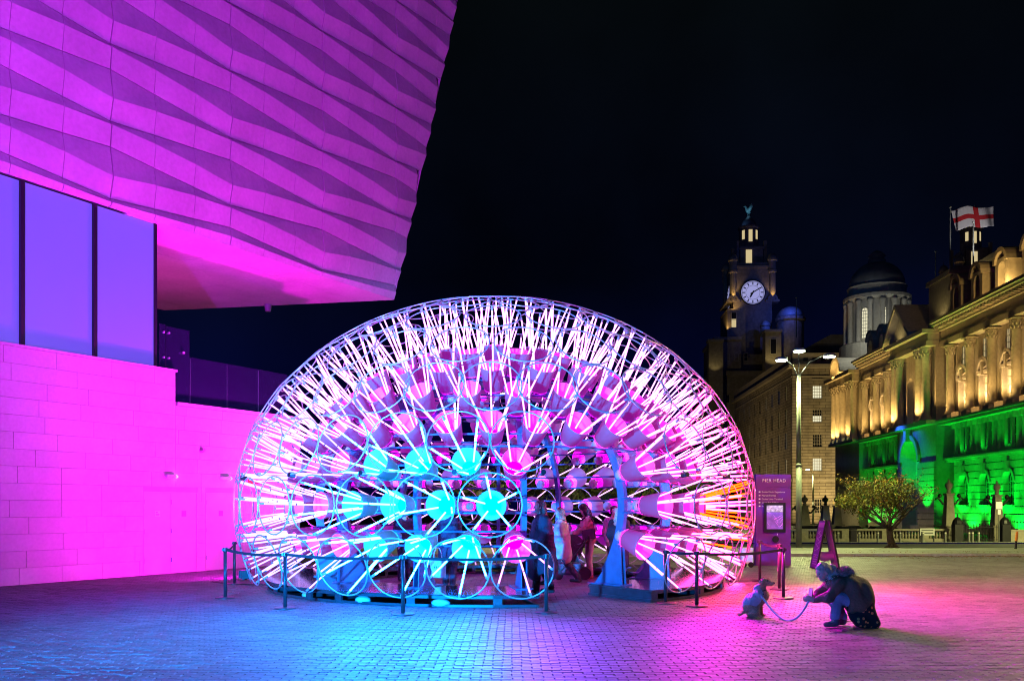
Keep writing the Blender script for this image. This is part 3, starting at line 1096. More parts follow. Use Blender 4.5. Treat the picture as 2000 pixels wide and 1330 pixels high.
for bays, hw, w0, cols, dA, dB in wings:
    near = dA < 100
    # storey bands
    mb = MB()
    mb.fbox(PF, dA, dB, -.79, 1.55, 12.35, 12.72)
    mb.fbox(PF, dA, dB, -.79, 1.75, 12.72, 13.0)
    mb.build('balcony_ledge', M['port'], port)
    mb = MB()
    mb.fbox(PF, dA, dB, -.79, .55, 7.60, 7.85); mb.fbox(PF, dA, dB, -.79, .75, 7.85, 8.12)
    mb.build('string_course', M['port'], port)
    mb = MB()
    mb.fbox(PF, dA, dB, -.79, 1.30, 22.5, 23.2); mb.fbox(PF, dA, dB, -.79, 1.15, 23.2, 24.5)
    mb.fbox(PF, dA, dB, -.79, 1.5, 24.5, 24.75)
    mb.fbox(PF, dA, dB, -.79, 2.3, 25.15, 25.45); mb.fbox(PF, dA, dB, -.79, 2.6, 25.45, 25.8)
    mb.build('cornice', M['port'], port)
    mb = MB()
    d = dA + .3
    while d < dB - .3:
        mb.fbox(PF, d, d + .42, .9, 2.1, 24.76, 25.14); d += .85
    mb.build('dentil', M['port'], port, kind='stuff')
    for i, c in enumerate(bays):
        # main storey wall with an arched window below and a square one above
        lo, hi = c - hw, c + hw
        ow = 1.12
        mb = MB()
        mb.fbox(PF, lo, c - ow, -.79, 0, 8.12, 22.5); mb.fbox(PF, c + ow, hi, -.79, 0, 8.12, 22.5)
        mb.fbox(PF, c - ow, c + ow, -.79, 0, 12.0, 13.75)
        arch_fill(mb, PF, c - ow, c + ow, 17.3, 18.6, -.79, 0)
        mb.fbox(PF, c - ow, c + ow, -.79, 0, 18.6, 19.55); mb.fbox(PF, c - ow, c + ow, -.79, 0, 21.9, 22.5)
        mb.fbox(PF, c - ow, c + ow, -.79, 0, 8.12, 8.9)
        mb.build('bay_wall', M['port'], port)
        window(port, PF, c - ow + .02, c + ow - .02, 13.76, 17.3, -.12, M['blind'], 2, 4, arched=True)
        window(port, PF, c - ow + .02, c - .12, 19.56, 21.88, -.02, M['lit'] if (near or i < 2) else M['litd'], 2, 3)
        window(port, PF, c + .12, c + ow - .02, 19.56, 21.88, -.02, M['lit'] if near else M['litd'], 2, 3)
        MB().fbox(PF, c - .10, c + .10, -.5, .06, 19.56, 21.89).build('mullion', M['port'], port)
        # window surround: jambs, curved pediment, keystone with swag
        mb = MB()
        mb.fbox(PF, c - ow - .34, c - ow, .005, .36, 13.0, 17.6); mb.fbox(PF, c + ow, c + ow + .34, .005, .36, 13.0, 17.6)
        mb.fbox(PF, c - ow - .5, c + ow + .5, .005, .55, 17.6, 17.95)
        arch_band(mb, PF, c, ow + .12, ow + .48, 17.95, .005, .62)
        arch_band(mb, PF, c, ow - .35, ow - .1, 17.95, .005, .3)
        mb.fbox(PF, c - .2, c + .2, .005, .75, 17.4, 18.9)
        for q in range(7):
            t = -1 + q / 3
            mb.lathe([(.02, 18.15 + .25 * t * t - .14), (.16, 18.15 + .25 * t * t), (.02, 18.15 + .25 * t * t + .14)], 7, PF(c + t * .8, .45, 0)[:2])
        mb.build('window_surround', M['port'], port)
        # mezzanine windows, tall and narrow between small piers
        for s in (-1, 0, 1):
            cc = c + s * 1.55
            if abs(s) == 0:
                window(port, PF, cc - .55, cc + .55, 8.92, 11.9, -.35, M['dark'], 2, 3)
            MB().fbox(PF, cc - .9 + .0, cc - .66, .002, .35, 8.5, 12.0).fbox(PF, cc + .66, cc + .9, .002, .35, 8.5, 12.0).build('pilaster', M['port'], port)
        mb = MB()
        for q in (-2.1, -.75, .75, 2.1):
            if lo < c + q - .2 and c + q + .2 < hi:
                mb.fbox(PF, c + q - .2, c + q + .2, .36, .8, 11.75, 12.34)
        mb.build('bracket', M['port'], port, kind='stuff')
        # glowing box for the pierced balustrade, its backlight put into the colour
        f = MB().fbox(PF, c - .72, c + .72, 1.2, 1.5, 13.0, 13.62).build('floodlight', mat('box_%d' % int(c), (.35, .28, .18), .7, emit=(1, .52, .14), estr=.38), port)
        lamp_spot('lamp', port, PF(c, 2.1, 13.5), PF(c, -.2, 20.5), AMBER, 260 if near else 320, 120)
        lamp_spot('lamp', port, PF(c, 1.7, 13.75), PF(c, -.1, 16.2), (1, .66, .34), 1300, 74)
        lamp_spot('lamp', port, PF(c + hw, 3.4, 13.1), PF(c + hw, .4, 19), AMBER, 170, 95)
        # ground floor: rusticated stones in courses round an arched window
        zc = [GB + .85 * k for k in range(11)] + [7.6]
        aw = 1.25
        for k in range(11):
            z0, z1 = zc[k] + .045, zc[k + 1] - .045
            for sgn in (-1, 1):
                inner = c + sgn * aw
                if z0 > 4.75:
                    # stones bent over the arch: widen inwards with height
                    zr = min(1.0, (z0 - 4.75) / 1.6)
                    inner = c + sgn * max(.24, aw * math.sqrt(max(0, 1 - min(1, ((z0 - 4.75) / aw)) ** 2)) + (.0 if z0 - 4.75 < aw else 0))
                outer = c + sgn * hw
                if z1 < 1.9:
                    inner = c + sgn * .02
                a0, a1 = sorted((inner, outer))
                p = .34 if abs(outer - inner) < 3 else .3
                mbs = MB()
                e = .07
                mbs.prism([PF(a0 + .01, -.4, z0), PF(a1 - .01, -.4, z0), PF(a1 - .01, -.4, z1), PF(a0 + .01, -.4, z1)],
                          [PF(a0 + .01, .30, z0), PF(a1 - .01, .30, z0), PF(a1 - .01, .30, z1), PF(a0 + .01, .30, z1)])
                obj('stone', mbs.mesh('stone', M['port']), port)
        mb = MB()
        arch_band(mb, PF, c, aw - .02, aw + .3, 4.75, -.3, .42)
        mb.fbox(PF, c - .28, c + .28, -.3, .7, 5.75, 7.0)
        mb.build('arch', M['port'], port)
        window(port, PF, c - aw + .05, c + aw - .05, 2.1, 4.75, -.45, M['dark'], 4, 4, arched=True)
        MB().fbox(PF, c - aw - .2, c + aw + .2, .31, .6, 1.85, 2.08).build('sill', M['port'], port)
        for s in (-1, 1):
            lamp_spot('lamp', port, PF(c + s * hw * .82, 1.35, -1.0), PF(c + s * hw * .75, -.3, 5.0), GREEN, 420 if near else 260, 120)
        lamp_spot('lamp', port, PF(c, 3.4, -.6), PF(c, -.3, 5.0), GREEN, 1500 if near else 900, 66)
        lamp_spot('lamp', port, PF(c, 1.3, 8.4), PF(c, -.2, 12), GREEN, 110 if near else 40, 120)
        MB().fbox(PF, c - .2, c + .2, 1.2, 1.5, GB, GB + .5).build('floodlight', M['black'], port)
    for d in cols:
        MB().fbox(PF, d - .75, d + .75, .0, 1.5, 13.0, 13.5).build('plinth', M['port'], port)
        put_column(d, .75, 13.5)
mb = MB()
mb.fbox(PF, 86, 133, -.79, .5, GB, GB + .8)
mb.build('plinth', M['port'], port)

# centre pavilion with the big entrance arch, paired columns and pediment
cA, cB = 119.5, 133.3
mb = MB()
ac, ar = 128.4, 3.1
mb.fbox(PF, cA, ac - ar, -.79, 1.6, GB, 12.6); mb.fbox(PF, ac + ar, cB, -.79, 1.6, GB, 12.6)
arch_fill(mb, PF, ac - ar, ac + ar, 8.2, 12.6, -.79, 1.6, 16)
mb.fbox(PF, cA, ac - 1.2, -.79, 1.6, 12.6, 22.8); mb.fbox(PF, ac + 1.2, cB, -.79, 1.6, 12.6, 22.8)
arch_fill(mb, PF, ac - 1.2, ac + 1.2, 18.6, 22.8, -.79, 1.6)
mb.build('pavilion_wall', M['port'], port)
for k in range(11):
    z0 = GB + .85 * k + .05
    obj('stone', MB().fbox(PF, cA + .1, ac - ar - .15, 1.602, 1.85, z0, z0 + .76).mesh('stone', M['port']), port)
mb = MB(); arch_band(mb, PF, ac, ar - .02, ar + .55, 8.2, 1.0, 1.95, 16); mb.fbox(PF, ac - .45, ac + .45, 1.6, 2.4, 10.9, 13.0)
mb.build('arch', M['port'], port)
window(port, PF, ac - ar + .05, ac + ar - .05, GB + .3, 8.2, -.4, M['dark'], 4, 5, .09, True, 'entrance')
window(port, PF, ac - 1.1, ac + 1.1, 13.4, 18.6, .2, M['litd'], 2, 4, .07, True)
mb = MB(); mb.fbox(PF, cA - .1, cB + .1, -.7, 2.9, 12.6, 13.15); mb.build('balcony_ledge', M['port'], port)
mb = MB(); mb.fbox(PF, cA - .1, cB + .1, -.7, 2.9, 22.8, 23.4); mb.fbox(PF, cA - .05, cB + .05, -.7, 2.7, 23.4, 24.4); mb.fbox(PF, cA - .3, cB + .3, -.7, 3.5, 24.4, 24.9)
mb.build('cornice', M['port'], port)
for d in (121.3, 123.6, 131.0, 132.6):
    put_column(d, 2.15, 13.15, COLS)
mb = MB()
pa, pb, pk = 125.0, 134.0, 129.6
for w0_, w1_, zz in ((-3, 3.4, 0),):
    mb.prism([PF(pa, w0_, 24.9), PF(pb, w0_, 24.9), PF(pk, w0_, 29.4)], [PF(pa, w1_ - 1.0, 24.9), PF(pb, w1_ - 1.0, 24.9), PF(pk, w1_ - 1.0, 29.4)])
mb.build('pediment', M['port'], port)
mb = MB()
for (q0, z0), (q1, z1) in (((pa - .6, 24.9), (pk, 29.7)), ((pk, 29.7), (pb + .6, 24.9))):
    mb.hexa([PF(q0, -3.2, z0), PF(q1, -3.2, z1), PF(q1, 3.4, z1), PF(q0, 3.4, z0), PF(q0, -3.2, z0 + .6), PF(q1, -3.2, z1 + .6), PF(q1, 3.4, z1 + .6), PF(q0, 3.4, z0 + .6)])
mb.build('pediment_cornice', M['port'], port)
mb = MB()
for q in range(9):
    d = pa + .7 + q * .95
    if d < pb - .5:
        mb.fbox(PF, d, d + .4, 2.41, 2.95, 24.95, 25.25)
mb.build('dentil', M['port'], port, kind='stuff')
for d in (122.4, 131.8):
    lamp_spot('lamp', port, PF(d, 4.2, 13.6), PF(d, 1.6, 19), AMBER, 560, 110)
lamp_spot('lamp', port, PF(130, 4.2, 25.2), PF(129.5, 2.4, 28), WARM, 120, 130)
lamp_spot('lamp', port, PF(ac, 4.5, .0), PF(ac, -.3, 7), GREEN, 3200, 60)
lamp_spot('lamp', port, PF(cA + 2.2, 4.6, 0), PF(cA + 2.4, 1.6, 8), GREEN, 2200, 75)
lamp_spot('lamp', port, PF(ac + 1, 5, 13.2), PF(ac, 1.6, 10), BLUE, 1200, 110)

# far pavilion with curved pediment
fA, fB = 151.8, 165.2
mb = MB()
mb.fbox(PF, fA, 156, -.79, 1.2, GB, 22.6); mb.fbox(PF, 158, fB, -.79, 1.2, GB, 22.6)
mb.fbox(PF, 156, 158, -.79, 1.2, GB, 13.4); arch_fill(mb, PF, 156, 158, 18.5, 22.6, -.79, 1.2)
mb.build('pavilion_wall', M['port'], port)
window(port, PF, 156.05, 157.95, 13.42, 18.5, .1, M['litd'], 2, 4, .07, True)
mb = MB(); mb.fbox(PF, fA - .2, fB + .2, -.7, 2.4, 12.6, 13.1); mb.build('balcony_ledge', M['port'], port)
mb = MB(); mb.fbox(PF, fA - .2, fB + .2, -.7, 2.4, 22.6, 23.9); mb.fbox(PF, fA - .4, fB + .6, -.7, 3.1, 23.9, 24.5); mb.build('cornice', M['port'], port)
mb = MB()
arch_band(mb, PF, 160.0, 2.7, 3.3, 24.5, -1, 2.9, 14, .2, PI - .2)
arch_band(mb, PF, 160.0, .3, 2.7, 24.5, -1, 2.0, 14, .0, PI)
mb.build('curved_pediment', M['port'], port)
for d in (153.1, 155.3, 159.0, 161.4, 163.8):
    put_column(d, 1.75, 13.1, COLS)
for d in (154.2, 157, 160.2, 162.6):
    lamp_spot('lamp', port, PF(d, 3.2, 13.5), PF(d, 1.2, 18.5), AMBER, 360, 110)
    MB().fbox(PF, d - .5, d + .5, 2.0, 2.35, 13.11, 13.6).build('floodlight', M['litd'], port)
lamp_spot('lamp', port, PF(160, 4.4, 24.6), PF(160, 1.6, 26.5), AMBER, 200, 120)

# mansard roof, dormers, chimneys
mb = MB()
mb.prism([PF(86, .6, 25.81), PF(124, .6, 25.81), PF(124, -4, 31.5), PF(86, -4, 31.5)], [PF(86, -30, 25.81), PF(124, -30, 25.81), PF(124, -28, 31.5), PF(86, -28, 31.5)])
mb.prism([PF(134, .6, 25.0), PF(165, .6, 25.0), PF(165, -3, 28.6), PF(134, -3, 28.6)], [PF(134, -30, 25.0), PF(165, -30, 25.0), PF(165, -28, 28.6), PF(134, -28, 28.6)])
mb.build('roof', M['slate'], port)
for d, lit in ((97, 1), (103.2, 2), (109.4, 0), (115.2, 0), (137.2, 0), (142.2, 2), (147.4, 2)):
    zb = 25.82 if d < 125 else 25.0
    mb = MB()
    mb.fbox(PF, d - 1.5, d - .8, -3.5, .9, zb, zb + 3.2); mb.fbox(PF, d + .8, d + 1.5, -3.5, .9, zb, zb + 3.2)
    arch_fill(mb, PF, d - .8, d + .8, zb + 2.7, zb + 3.9, -3.5, .9)
    mb.fbox(PF, d - 1.5, d - .8, -3.5, .9, zb + 3.2, zb + 3.9); mb.fbox(PF, d + .8, d + 1.5, -3.5, .9, zb + 3.2, zb + 3.9)
    arch_band(mb, PF, d, 1.2, 1.7, zb + 3.4, -3, 1.15, 10)
    mb.fbox(PF, d - .8, d + .8, -3.5, .6, zb, zb + .9)
    o = mb.build('dormer', M['port'], port)
    window(port, PF, d - .78, d + .78, zb + .92, zb + 2.7, .2, M['dark'] if lit == 0 else M['litd'], 2, 2, .06, True)
    if lit:
        lamp_spot('lamp', port, PF(d - 2.2, 1.9, zb + .2), PF(d, .5, zb + 2.6), AMBER, 240 if lit == 2 else 150, 130)
mb = MB()
mb.fbox(PF, 118.0, 125.0, -7, .4, 25.82, 31.6); mb.fbox(PF, 117.7, 125.3, -7.2, .7, 31.6, 32.2)
mb.fbox(PF, 119.0, 123.5, -4, -.6, 32.2, 33.0)
mb.build('attic', M['port'], port)
mb = MB()
mb.fbox(PF, 121.5, 131.5, -14, -7.2, 30, 34.9); mb.fbox(PF, 121.2, 131.8, -14.3, -6.9, 34.9, 35.5)
mb.fbox(PF, 112, 121.4, -15, -9, 31, 33.6); mb.fbox(PF, 111.7, 121.4, -15.2, -8.8, 33.6, 34.0)
mb.build('chimney', M['port'], port)
mb = MB()
mb.fbox(PF, 97, 107.5, -15, -8.5, 31.4, 35.2); mb.fbox(PF, 96.5, 108, -15.5, -8, 35.2, 35.7)
for d in np.arange(97, 108, 1.8):
    mb.fbox(PF, d, d + .5, -8.5, -8.2, 31.6, 35.2)
mb.build('roof_house', M['port'], port)
mb = MB()
for d in np.arange(96.8, 108.1, 1.6):
    mb.tube(PF(d, -8.2, 35.7), PF(d, -8.2, 37.0), .05, n=5)
for z in (36.3, 37.0):
    mb.tube(PF(96.8, -8.2, z), PF(108, -8.2, z), .05, n=5)
mb.tube(PF(107.6, -8.2, 33), PF(113, -9.0, 31.5), .06, n=5); mb.tube(PF(107.6, -8.2, 37), PF(113, -9.0, 33.5), .06, n=5)
mb.build('roof_rail', M['steel'], port)
lamp_spot('lamp', port, PF(126, -4.5, 31.8), PF(126, -7.2, 34), WARM, 160, 120)
lamp_spot('lamp', port, PF(120, 2.2, 26.2), PF(120.5, .4, 30), WARM, 110, 120)
lamp_spot('lamp', port, PF(103, -6.5, 31.6), PF(103, -8.5, 34), WARM, 160, 130)

# domed drum on the far end
dc = (65.2, 164.7)
mb = MB()
mb.lathe([(6.4, 24.5), (6.4, 30.5), (5.9, 30.8)], 24, dc)
mb.lathe([(4.75, 30.8), (4.75, 38.2)], 24, dc)
mb.lathe([(5.3, 38.2), (5.75, 38.6), (5.75, 39.1), (5.0, 39.4), (4.9, 40.6), (5.1, 40.9), (4.9, 41.1)], 24, dc)
mb.build('drum', M['port'], port)
for k in range(16):
    t = 2 * PI * (k + .5) / 16
    if math.sin(t) > .5: continue
    mb = MB()
    cx_, cy_ = dc[0] + 5.25 * math.cos(t), dc[1] + 5.25 * math.sin(t)
    mb.lathe([(.52, 30.8), (.45, 31.3), (.40, 37.3), (.55, 37.8), (.55, 38.2)], 12, (cx_, cy_))
    mb.build('drum_column', M['port'], port, True)
mb = MB()
prof = [(4.75 * math.cos(t), 41.1 + 4.5 * math.sin(t)) for t in np.linspace(0, 1.32, 12)]
mb.lathe(prof, 32, dc); mb.build('dome', M['lead'], port, True)
mb = MB(); mb.lathe([(1.5, 45.2), (1.5, 45.9), (1.25, 46.0), (1.25, 46.5), (1.55, 46.6), (1.0, 47.2), (.3, 47.6)], 16, dc); mb.build('lantern', M['lead'], port, True)
for px in (1689.5, 1724.5):
    q = (px - 1000) / 1800
    # where this sight line meets the drum
    a_ = q * q + 1; b_ = -2 * (q * dc[0] + dc[1]); c_ = dc[0] ** 2 + dc[1] ** 2 - 4.8 ** 2
    yy = (-b_ - math.sqrt(b_ * b_ - 4 * a_ * c_)) / (2 * a_); xx = q * yy
    t = math.atan2(yy - dc[1], xx - dc[0])
    def DF(a, w, z, t=t): return (dc[0] + (4.8 + w) * math.cos(t) - a * math.sin(t), dc[1] + (4.8 + w) * math.sin(t) + a * math.cos(t), z)
    window(port, DF, -.55, .55, 31.4, 36.2, .12, M['litw'], 3, 8, .06, True)
lamp_point('lamp', port, (58.5, 154.5, 31.0), (0.85, 0.9, 0.8), 900, .3)
lamp_point('lamp', port, (68.5, 155.5, 30.0), (0.85, 0.9, 0.8), 700, .3)

# ---------------- plain office block behind
cun = thing('office_block', 'plain grey stone office block with scattered lit sash windows behind the street lamp', 'building')
CX0 = 57.8 - .0555 * 190
def CW(d, w, z): return (CX0 + .0555 * d - .9985 * w, d + .0555 * w, z)       # west face
def CS(a, w, z): return (57.8 + .9985 * a + .0555 * -w, 190 - .0555 * a - .9985 * w, z)  # south face
M['cun'] = brick_ground('coursed_stone', (0.30, 0.265, 0.20), (0.35, 0.31, 0.235), (0.12, 0.10, 0.075), 2.2, 0.62, msize=0.05, rough=.8)
_nt = M['cun'].node_tree
for n_ in _nt.nodes:
    if n_.type == 'MAPPING':
        # wall courses: use height as the second texture axis
        cmb = _nt.nodes.new('ShaderNodeCombineXYZ'); sp = _nt.nodes.new('ShaderNodeSeparateXYZ'); tcn = [q for q in _nt.nodes if q.type == 'TEX_COORD'][0]
        ad = _nt.nodes.new('ShaderNodeMath'); ad.operation = 'ADD'
        _nt.links.new(tcn.outputs['Object'], sp.inputs[0])
        _nt.links.new(sp.outputs['X'], ad.inputs[0]); _nt.links.new(sp.outputs['Y'], ad.inputs[1])
        _nt.links.new(ad.outputs[0], cmb.inputs['X']); _nt.links.new(sp.outputs['Z'], cmb.inputs['Y'])
        _nt.links.new(cmb.outputs[0], n_.inputs[0])
wx = 5.1
srows = [(24.3, 26.9, 'litw'), (19.4, 22.0, 'half'), (14.3, 16.9, 'dark'), (9.4, 12.0, 'litw'), (.6, 3.6, 'dark')]
mb = MB()
def face_with(mb, fr, a0, a1, z0, z1, cols_, rows_, hw, dep=.6):
    """wall sheet with rectangular openings: cols_ centres, rows_ (z0,z1)"""
    prev = a0
    for c in cols_:
        mb.fbox(fr, prev, c - hw, -dep, 0, z0, z1)
        zp = z0
        for r0, r1 in rows_:
            mb.fbox(fr, c - hw, c + hw, -dep, 0, zp, r0); zp = r1
        mb.fbox(fr, c - hw, c + hw, -dep, 0, zp, z1)
        prev = c + hw
    mb.fbox(fr, prev, a1, -dep, 0, z0, z1)
scols = [5.1, 10.6, 16.1]
face_with(mb, CS, 0, 20, -2, 30.5, scols, sorted([(r[0], r[1]) for r in srows]), .95)
wcols = [195.5 + 6.4 * i for i in range(9)]
wrows = [(9.0, 12.0), (14.2, 17.6), (19.2, 22.6), (24.4, 27.4)]
face_with(mb, CW, 190.65, 254, -2, 30.5, wcols, wrows, .85)
mb.prism([CW(190.7, -.61, -2), CW(254, -.61, -2), CW(254, -20, -2), CW(190.7, -20, -2)], [CW(190.7, -.61, 30.4), CW(254, -.61, 30.4), CW(254, -20, 30.4), CW(190.7, -20, 30.4)])
mb.build('wall', M['cun'], cun)
mb = MB()
mb.fbox(CS, -.3, 20, -.5, .9, 30.5, 31.2); mb.fbox(CS, 0, 20, -.6, .15, 31.2, 33.6)
mb.fbox(CW, 189.2, 254, -.5, .9, 30.52, 31.22); mb.fbox(CW, 190.7, 254, -.6, .15, 31.22, 33.58)
mb.fbox(CS, .0, 20, .01, .22, 7.2, 7.7); mb.fbox(CW, 190, 254, .01, .22, 7.2, 7.7)
mb.fbox(CS, .0, 20, .01, .2, 28.6, 28.9); mb.fbox(CW, 190, 254, .01, .2, 28.6, 28.9)
mb.build('cornice', M['port'], cun)
mb = MB()
mb.prism([CW(190.8, -.7, 33.6), CW(254, -.7, 33.6), CW(254, -8, 37.5), CW(190.8, -8, 37.5)], [CW(190.8, -20, 33.6), CW(254, -20, 33.6), CW(254, -14, 37.5), CW(190.8, -14, 37.5)])
mb.build('roof', M['slate'], cun)
mb = MB()
for a in (2.2, 4.0, 5.8, 7.6):
    mb.fbox(CS, a, a + .9, .152, .18, 31.9, 32.6)
mb.build('vent', M['black'], cun, kind='stuff')
for a in scols:
    for z0, z1, st in srows:
        first = a == scols[0]
        if st == 'half' and first:
            window(cun, CS, a - .93, a + .93, z0 + .02, z1 - .02, -.3, M['dark'], 4, 4, .06)
            MB().fbox(CS, a - .85, a + .85, -.38, -.33, z0 + .1, z0 + 1.3).build('lit_sash', M['litw'], cun)
        else:
            window(cun, CS, a - .93, a + .93, z0 + .02, z1 - .02, -.3, M['litw'] if (st == 'litw' and first) else M['dark'], 4, 4, .06)
    MB().fbox(CS, a - 1.1, a + 1.1, .01, .15, 28.0, 28.3).build('lintel', M['port'], cun)
litset = {(0, 0): 'lit', (0, 2): 'litd', (0, 3): 'litd', (0, 1): 'litd', (1, 1): 'litd', (1, 0): 'litd', (2, 0): 'lit', (3, 0): 'lit', (4, 0): 'litd', (5, 0): 'lit', (3, 3): 'litd', (3, 1): 'litd', (6, 1): 'lit', (7, 0): 'litd', (1, 2): 'litd', (4, 2): 'litd', (5, 2): 'dark', (6, 2): 'litd'}
for i, d in enumerate(wcols):
    for j, (z0, z1) in enumerate(wrows):
        window(cun, CW, d - .83, d + .83, z0 + .02, z1 - .02, -.25, M[litset.get((i, j), 'dark')], 2, 4, .07)

for a, w_, tz, p_ in ((6, 16, 14, 14000), (14, 20, 18, 9000)):  # lamps without fittings, added to brighten the block's faces
    lamp_spot('lamp', cun, CS(a, w_, -1.0), CS(a, 0, tz), (1, .72, .28), p_, 110)
for d_ in (200, 225):
    lamp_spot('lamp', cun, CW(d_, 20, -1.0), CW(d_, 0, 10), (1, .70, .30), 5000, 120)

# ---------------- waterfront office building and its clock towers
liv = thing('waterfront_building', 'dark granite office building rising in stepped blocks under the clock tower', 'building')
M['gran'] = mat('dark_granite', (0.25, 0.22, 0.18), 0.85, noise=((0.15, 0.25), (1.2, 0.2)))
M['granl'] = mat('pale_granite', (0.30, 0.26, 0.20), 0.85, noise=((0.15, 0.2), (1.2, 0.15)))
ex, ey = (.0555, .9985), (.9985, -.0555)
LO = (79.4, 304.0)
def LF(a, w, z):
    """a along the south face (+ towards the east), w outward to the south"""
    return (LO[0] + ey[0] * a - ex[0] * w, LO[1] + ey[1] * a - ex[1] * w, z)
mb = MB()
mb.fbox(LF, -14, 95, -50, 4.5, -2, 46); mb.fbox(LF, -13, -4.5, -20, 4.0, 46, 57)
mb.fbox(LF, -12.2, 20, -18, 2.5, 46, 52)
mb.build('wall', M['gran'], liv)
mb = MB()
mb.fbox(LF, -14.4, 95, -50, 5.0, 44.6, 46.2); mb.fbox(LF, -13.4, -4.3, -20.3, 4.4, 56.4, 57.4)
mb.build('cornice', M['granl'], liv)
def dome_prof(r, z, hh, n=8): return [(r * math.cos(t), z + hh * math.sin(t)) for t in np.linspace(0, 1.45, n)]
# side turret with lit opening, round turret with a blue lit cap
mb = MB(); mb.fbox(LF, 2.2, 7.2, 4.52, 9, 44, 58.0); mb.fbox(LF, 1.9, 7.5, 4.3, 9.3, 58.0, 58.8); mb.build('turret', M['granl'], liv)
window(liv, LF, 3.8, 5.6, 51, 55.8, 9.12, M['dark'], 1, 1)
lamp_spot('lamp', liv, LF(4.7, 14, 46), LF(4.7, 9, 53), WARM, 900, 80)
mb = MB(); c_ = LF(11.5, 3, 0)[:2]; mb.lathe([(4.3, 40), (4.3, 62.2), (4.8, 62.6), (4.8, 63.4)], 20, c_); mb.build('turret', M['gran'], liv)
mb = MB(); mb.lathe(dome_prof(4.5, 63.4, 3.9), 20, c_); mb.build('turret_cap', mat('copper_cap', (.16, .20, .22), .5), liv, True)
mb = MB(); c2 = LF(3.2, 4.2, 0)[:2]; mb.lathe([(1.6, 57.5), (1.6, 60.6)], 14, c2); mb.lathe(dome_prof(1.7, 60.6, 2.0), 14, c2); mb.build('turret_cap', mat('copper_cap', (.16, .20, .22), .5), liv, True)
lamp_point('lamp', liv, (c_[0] - 2.5, c_[1] - 8.0, 66.5), (.08, .13, 1.0), 1500, .3)
lamp_point('lamp', liv, (c2[0] - .8, c2[1] - 3.5, 62), (.10, .16, 1.0), 160, .3)
for a in range(4):
    for z in (36, 30, 24, 49.5):
        window(liv, LF, -12.6 + a * 3.0, -11.4 + a * 3.0, z, z + 2.6, 4.62 if z < 44 else 4.05, M['dark'], 1, 2)
mb = MB(); mb.fbox(LF, -15.6, -11.0, 4.52, 8, 20, 55.2); mb.fbox(LF, -15.9, -10.7, 4.3, 8.3, 55.2, 56.0); mb.build('turret', M['gran'], liv)
lamp_spot('lamp', liv, LF(-13.6, 11, 44), LF(-13.6, 8, 52), WARM, 300, 80)

